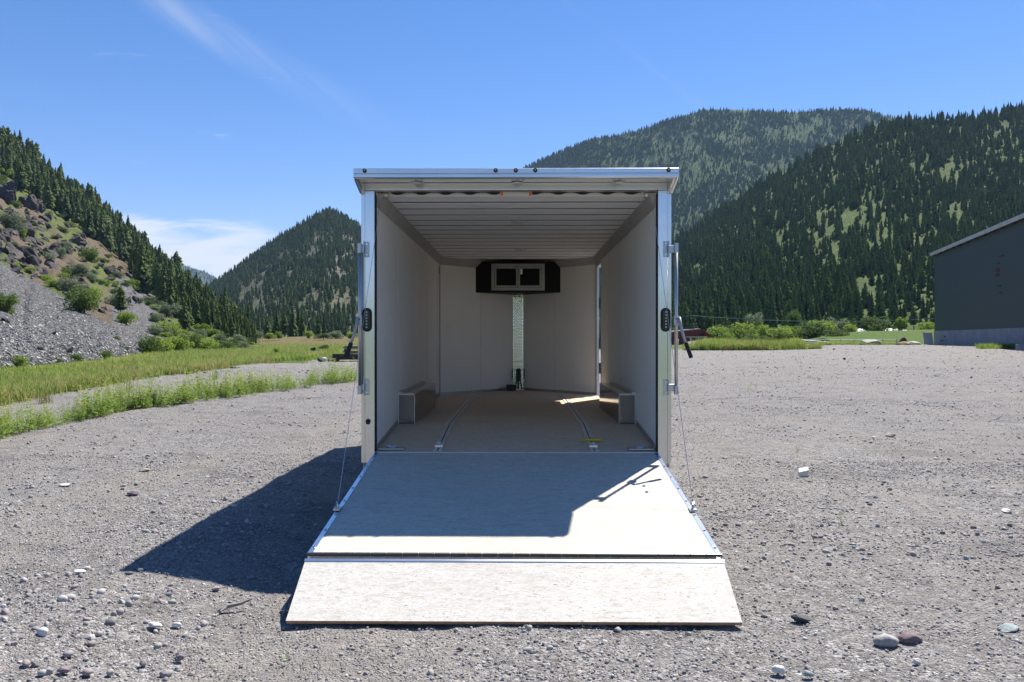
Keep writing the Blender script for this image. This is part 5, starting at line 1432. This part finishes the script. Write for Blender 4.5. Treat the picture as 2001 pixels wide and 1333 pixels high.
for nm_, x0, x1, y0, y1, n_ in (('crag above the scree', -20, 108, 345, 540, 34), ('brown slope below the wood', 110, 300, 420, 600, 62), ('spur beyond the scree', 300, 500, 590, 690, 60)):
    c_ = 0
    while c_ < n_:
        px, py = r.uniform(x0, x1), r.uniform(y0, y1)
        top = np.interp(px, [-900, -100, 0, 130, 230, 290, 310], [200, 470, 512, 585, 645, 700, 720]); ln = np.interp(px, [-300, 0, 60, 90, 130, 200, 250, 290, 350, 420, 505], [250, 335, 388, 408, 430, 478, 520, 580, 622, 655, 672])
        if x0 < 300 and not (ln < py < top + 4): continue
        if x0 >= 300 and py < ln - 5: continue
        s, d = on_hill(hillA, px, py); k_ = d / F; c_ += 1; w = r.uniform(9, 24) * (1.3 if x0 >= 300 else 1)
        mk = ['leaf', 'leaf_dark', 'leaf_sage', 'leaf_dark'][int(r.integers(0, 4))] if x0 < 300 else ['leaf', 'leaf', 'leaf_dark', 'leaf_sage'][int(r.integers(0, 4))]
        broad_tree('shrub', s - np.array((0, 0, .1)), w * k_ * 1.2, w * k_ * r.uniform(.5, .95), mk, {'leaf': 'small bright green', 'leaf_dark': 'small dark green', 'leaf_sage': 'small grey-green'}[mk] + ' shrub ' + ('high' if py < (y0 + y1) / 2 else 'low') + ' on the ' + nm_, 'bush', 'small shrubs on the ' + nm_)
# a few single pines on the open slope
for px, py, h, lab in [(278, 572, 92, 'lone dark pine with a bare trunk on the red soil'), (236, 612, 56, 'small dense pine growing out of the bushes'), (362, 645, 62, 'pine standing among the spur bushes'), (440, 640, 60, 'bright-needled young pine near the spur end'), (345, 560, 70, 'pine at the lower edge of the wood'), (384, 600, 70, 'pointed pine on the skyline of the spur'), (105, 410, 40, 'single pine on the open tan slope')]:
    s, d = on_hill(hillA, px, py); k_ = d / F; i = random.randrange(6)
    o = tag(empty('conifer_tree', tuple(s - np.array((0, 0, .2)))), lab, 'conifer tree', 'conifers on the near hillside'); o.scale = (h * k_ * 1.2, h * k_ * 1.2, h * k_)
    link('crown', crown_me[i], o); link('trunk', trunk_shared, o)


# grass tufts and weeds
def blades(seed, n, h, spread, w, mt, name, lean=.35):
    r = np.random.default_rng(seed); b = r.normal(0, spread, (n, 2)); a = r.uniform(0, 6.28, n); l = r.uniform(.45, 1.1, n) * h; k_ = r.uniform(.2, 1, n) * lean * l
    ca, sa = np.cos(a), np.sin(a); wv = r.uniform(.6, 1.3, n) * w; o_ = np.zeros(n)
    p0 = np.stack([b[:, 0] - sa * wv, b[:, 1] + ca * wv, o_], -1); p1 = np.stack([b[:, 0] + sa * wv, b[:, 1] - ca * wv, o_], -1)
    m0 = np.stack([b[:, 0] + ca * k_ * .35 - sa * wv * .7, b[:, 1] + sa * k_ * .35 + ca * wv * .7, l * .6], -1); m1 = np.stack([b[:, 0] + ca * k_ * .35 + sa * wv * .7, b[:, 1] + sa * k_ * .35 - ca * wv * .7, l * .6], -1)
    t = np.stack([b[:, 0] + ca * k_, b[:, 1] + sa * k_, l], -1)
    V = np.stack([p0, p1, m1, m0, t], 1).reshape(-1, 3); i = np.arange(n)[:, None] * 5
    Fq = np.concatenate([i + np.array([[0, 1, 2]]), i + np.array([[0, 2, 3]]), i + np.array([[3, 2, 4]])])
    return mesh_np(name, V, Fq, mt)


def weed_mesh(seed, h=.55, stems=9, flowers=True):
    r = np.random.default_rng(seed); V = []; Fq = []; mi = []
    def quad(p, a, b, m_):
        i = len(V); V.extend([p - a, p + b, p + a, p - b]); Fq.append((i, i + 1, i + 2, i + 3)); mi.append(m_)
    for s in range(stems):
        base = np.array((*r.normal(0, .09, 2), 0)); hh = h * r.uniform(.45, 1.1); ln = r.normal(0, .16, 2) * hh
        tip = base + np.array((ln[0], ln[1], hh)); i = len(V); wv = .004
        V.extend([base + (wv, 0, 0), base - (wv, 0, 0), tip]); V.append(tip + (.001, 0, 0)); Fq.append((i, i + 1, i + 2, i + 3)); mi.append(0)
        for q in range(int(r.integers(11, 18))):
            u = r.uniform(.08, 1); p = base * (1 - u) + tip * u; a = r.uniform(0, 6.28); L = r.uniform(.02, .05) * (1.25 - .7 * u)
            dv = np.array((math.cos(a), math.sin(a), r.uniform(-.1, .7))); pc_ = p + dv * L * .9; sd = np.cross(dv, (0, 0, 1)) * L * .38 + np.array((0, 0, r.uniform(-.3, .3) * L))
            quad(pc_, dv * L, sd, 0)
        if flowers:
            for q in range(int(r.integers(1, 5))):
                p = tip + np.array((*r.normal(0, .022, 2), r.uniform(-.16, .02) * h)); a = r.normal(size=3) * .008; b = np.cross(a, r.normal(size=3)); b = b / (np.linalg.norm(b) + 1e-9) * .010
                quad(p, a, b, 1)
    return mesh_np('weed_plant', np.array(V), np.array(Fq), [M['weed'], M['flower']], mi)


# strip of weeds between the lot and the dirt road
STRIP = [(-420, 990), (-160, 905), (0, 858), (100, 836), (240, 806), (400, 785), (480, 774), (560, 763), (640, 754), (700, 748), (780, 738)]
SX = [a for a, _ in STRIP]; SYy = [b for _, b in STRIP]
wproto = []
for i, px in enumerate((205, 292, 160, 70)):
    p, d = Gp(px, np.interp(px, SX, SYy) - 4)
    o = tag(link('weed_plant', weed_mesh(1200 + i, .62, 8 + i, True)), ['tall leafy weed standing clear of the weed strip against the road', 'tall dark-stemmed weed in the thickest part of the strip', 'narrow upright weed with few flowers in the strip', 'spreading yellow-flowered weed at the near end of the strip'][i], 'weed', 'weeds between lot and dirt road')
    o.location = tuple(p); o.scale = (1, 1, [1.15, 1.2, .95, .9][i]); wproto.append(o)
r = np.random.default_rng(13)
W_P, W_R, W_S = [], [], []
for q in range(680):
    px = r.uniform(-420, 780); e = np.interp(px, SX, SYy) - 2 + r.normal(0, 2.0)
    p, d = Gp(px, e)
    dep = abs(r.normal(0, .42)) * (1 + d / 40); p = p + np.array((FW[0] * dep - .4 * dep, FW[1] * dep, 0)); p[2] = gz(p[0], p[1])
    pat = fbm(np.array(p[0] * .8), np.array(p[1] * .8), 3, 91)
    if r.random() > -.05 + 1.7 * float(pat): continue
    W_P.append(p); W_R.append((r.normal(0, .08), r.normal(0, .08), r.uniform(0, 6.28))); s = r.uniform(.4, 1.15) * (0.5 + .9 * float(pat)); W_S.append((s, s, s * r.uniform(.75, 1.15)))
scatter('roadside_weeds', W_P, W_R, W_S, r.integers(0, 4, len(W_P)), wproto, 'stuff', 'yellow-flowered weeds along the near edge of the dirt road')

gproto = []
for i, (px, py) in enumerate(((250, 766), (420, 742), (90, 788))):
    p, d = Gp(px, py)
    o = tag(link('grass_tuft', blades(1300 + i, 46, .5, .11, .006, M['blade' if i < 2 else 'blade_dry'], 'grass_tuft')), ['green grass tuft on the bank edge above the road', 'green grass tuft at the far bend of the bank', 'dry grass tuft on the bank edge'][i], 'grass tuft', 'grass tufts on the bank')
    o.location = tuple(p); gproto.append(o)
# yellow flowered low plant used along the foot of the scree
fp = tag(link('yellow_flower', weed_mesh(1350, .45, 14, True)), 'yellow-flowering plant at the foot of the scree', 'weed'); pq, _ = Gp(150, 738); fp.location = tuple(pq)
G_P, G_R, G_S, G_I = [], [], [], []
BANK_LO = ([-420, -200, 0, 100, 200, 300, 400, 480, 560, 640, 760], [900, 835, 789, 770, 753, 736, 725, 713, 706, 702, 699])
BANK_HI = ([-420, -200, 0, 100, 200, 280, 400, 480, 520, 600, 760], [790, 762, 741, 731, 719, 703, 692, 686, 678, 678, 678])
for q in range(11500):
    px = r.uniform(-420, 740); lo = np.interp(px, *BANK_LO); hi = np.interp(px, *BANK_HI)
    d_lo = F * CAM.z / (lo - HOR); d_hi = F * CAM.z / (hi - HOR) * 1.05
    d = math.sqrt(d_lo ** 2 + (d_hi ** 2 - d_lo ** 2) * r.random()); p = Wp(px, d)
    pat = float(fbm(np.array(p[0] * .5), np.array(p[1] * .5), 3, 95))
    u = (d - d_lo) / (d_hi - d_lo)
    k_ = 2 if r.random() < .12 + .8 * (pat - .4) + (.25 if u < .15 else 0) else int(r.integers(0, 2))
    s = r.uniform(.7, 1.25) * (.75 + .6 * pat) * (1 + d / 120)
    if u > .72 and px < 290 and r.random() < .45 or (px > 590 and 50 < d < 75 and r.random() < .25): k_ = 3
    G_P.append(p); G_R.append((r.normal(0, .08), r.normal(0, .08), r.uniform(0, 6.28))); G_S.append((s * 1.5, s * 1.5, s * .55)); G_I.append(k_)
# weeds at the far side of the lot
for q in range(2600):
    px = r.uniform(1340, 1625) if r.random() < .8 else r.uniform(1590, 1790)
    main = px < 1600
    lo = 73 + 10 * max(0, (px - 1480) / 120) if main else r.uniform(104, 114)
    d = lo + abs(r.normal(0, 4)) if main else lo
    if not main and r.random() < .7: continue
    p = Wp(px, d); pat = float(fbm(np.array(p[0] * .35), np.array(p[1] * .35), 3, 15)); s = (.9 + 1.5 * pat) * r.uniform(.7, 1.2) * (1.0 if 1370 < px < 1560 else .55)
    G_P.append(p); G_R.append((0, 0, r.uniform(0, 6.28))); G_S.append((s * 1.7, s * 1.7, s * 1.15)); G_I.append(3 if r.random() < .12 + .3 * (pat > .55) else int(r.integers(0, 3)))
for q in range(260):
    px = r.uniform(1915, 1990); p = Wp(px, r.uniform(76, 80)); s = r.uniform(.5, 1.3); G_P.append(p); G_R.append((0, 0, r.uniform(0, 6.28))); G_S.append((s * 1.5, s * 1.5, s * .9)); G_I.append(int(r.integers(0, 2)))
scatter('bank_grass', G_P, G_R, G_S, G_I, gproto + [fp], 'stuff', 'tall grass and yellow flowers along the road bank and the lot edge')
# single small weeds sprouting in the gravel
for px, py, s, lab in [(1560, 885, .25, 'tiny green weed sprouting in the open gravel'), (1471, 765, .8, 'thin dry weed stem standing in the far gravel'), (315, 850, .2, 'small green weed near the lot edge'), (555, 1295, .16, 'little green sprout in the foreground gravel'), (1642, 1022, .2, 'thin weed stalk among loose stones')]:
    p, d = Gp(px, py); o = tag(link('weed_sprout', weed_mesh(1400 + int(px), .5, 3, False)), lab, 'weed', 'weeds sprouting in the gravel'); o.location = tuple(p); o.scale = (s, s, s)


# ================================================================== junk at the far end of the dirt road
q0 = Wp(690, 52)
fb = tag(empty('flatbed_trailer', tuple(q0)), 'dark low flatbed loaded with boards, parked on the dirt road behind the trailer', 'flatbed')
MB().box(-1.15, 3.2, -.9, .9, .12, .30).build('deck', M['dark_wood'], fb)
for x in (-.9, 1.0, 2.8): MB().tube([(x, -.95, .16), (x, -.78, .16)], .22, 14).build('wheel', M['rubber'], fb)
MB().box(-1.15, 3.2, -.96, -.905, .22, .5).build('side_rail', M['dark_wood'], fb)
lp = tag(empty('board_stack', tuple(q0 + np.array((.4, 0, .305)))), 'stack of weathered boards on the dark flatbed', 'boards')
zq = 0
for i in range(6):
    x0 = -.95 + (.12 if i % 2 else 0); h = .07
    if i in (1, 3): 
        MB().box(-.85, -.70, -.7, .7, zq, zq + .14).build('bearer', M['dark_wood'], lp); MB().box(.9, 1.05, -.7, .7, zq, zq + .14).build('bearer', M['dark_wood'], lp); zq += .142
    MB().box(x0, 2.5, -.75 + .04 * (i % 3), .75, zq, zq + h).build('board', M['grey_wood' if i not in (2, 4) else 'red_soil'], lp); zq += h + .004
cr = tag(empty('broken_crate', tuple(Wp(608, 72))), 'broken wooden crate tipped over among yellow flowers', 'crate')
cr.rotation_euler = (.1, -.25, .4)
for i in range(4): MB().box(-.38, .38, -.3 + i * .16, -.17 + i * .16, .30, .335).build('slat', M['grey_wood'], cr)
MB().box(-.4, .38, -.32, -.29, .0, .3).build('side', M['white_paint'], cr); MB().box(-.4, -.37, -.28, .3, .0, .3).build('side', M['dark_wood'], cr); MB().box(.1, .5, -.1, .2, .34, .62).build('lid', M['dark_wood'], cr)
for i, (px, d) in enumerate(((626, 50), (634, 51), (645, 50.5), (652, 51), (657, 52))):
    me = rock_mesh('rubble_block', 1500 + i, M['st_' + ['dark', 'white', 'dark', 'tan', 'white'][i]], 2, 10, .15, (1, 1, 1), False)
    o = tag(link('rubble_block', me), ['dark lump at the outer end of the rubble by the flatbed', 'white chunk of rubble by the dark lump', 'larger dark lump in the rubble row', 'tan block in the rubble row', 'white splintered chunk against the flatbed'][i], 'rubble', 'rubble beside the flatbed'); o.location = tuple(Wp(px, d) + (0, 0, .12)); o.scale = (.22, .2, .18 if i != 4 else .3)
# heaps by the far fence
for i, (px, d, w, h, mt_, lab) in enumerate(((1700, 108, 1.7, .75, 'st_grey', 'grey heap of dirt near the rail fence'), (1687, 109, 1.0, .45, 'st_pale', 'pale chunk of rubble beside the dirt heap'), (1770, 108, 2.6, .45, 'red_soil', 'low heap of reddish bricks by the mound'), (1766, 109, .8, 1.0, 'dark_wood', 'dark box-like lump on the brick heap'), (1786, 107, .9, .55, 'st_pale', 'pale slab on the brick heap'))):
    o = tag(link('rubble_heap', rock_mesh('rubble_heap', 1600 + i, M[mt_], 3, 8, .3, (1, 1, 1), False)), lab, 'heap', 'heaps near the rail fence'); o.location = tuple(Wp(px, d)); o.scale = (w, w * .7, h)
gh = tag(link('gravel_heap', rock_mesh('gravel_heap', 1700, M['gravel'], 4, 3, .2, (1, 1, 1), True)), 'long low heap of blue-grey gravel in front of the red shed', 'heap'); gh.location = tuple(Wp(1382, 112)); gh.scale = (3.6, 2.5, 1.1)

# ================================================================== air
m, nt, b = mat('haze_air'); nt.nodes.remove(b)
pv = nt.nodes.new('ShaderNodeVolumePrincipled'); pv.inputs['Color'].default_value = (0.42, 0.66, 1.0, 1); pv.inputs['Density'].default_value = 0.00007; pv.inputs['Anisotropy'].default_value = 0.0
nt.links.new(pv.outputs[0], nt.nodes['Material Output'].inputs['Volume'])
HAZE = True
if HAZE:
    hz = tag(MB().box(-4600, 4600, -900, 5600, -12, 760).build('haze', m), kind='stuff')
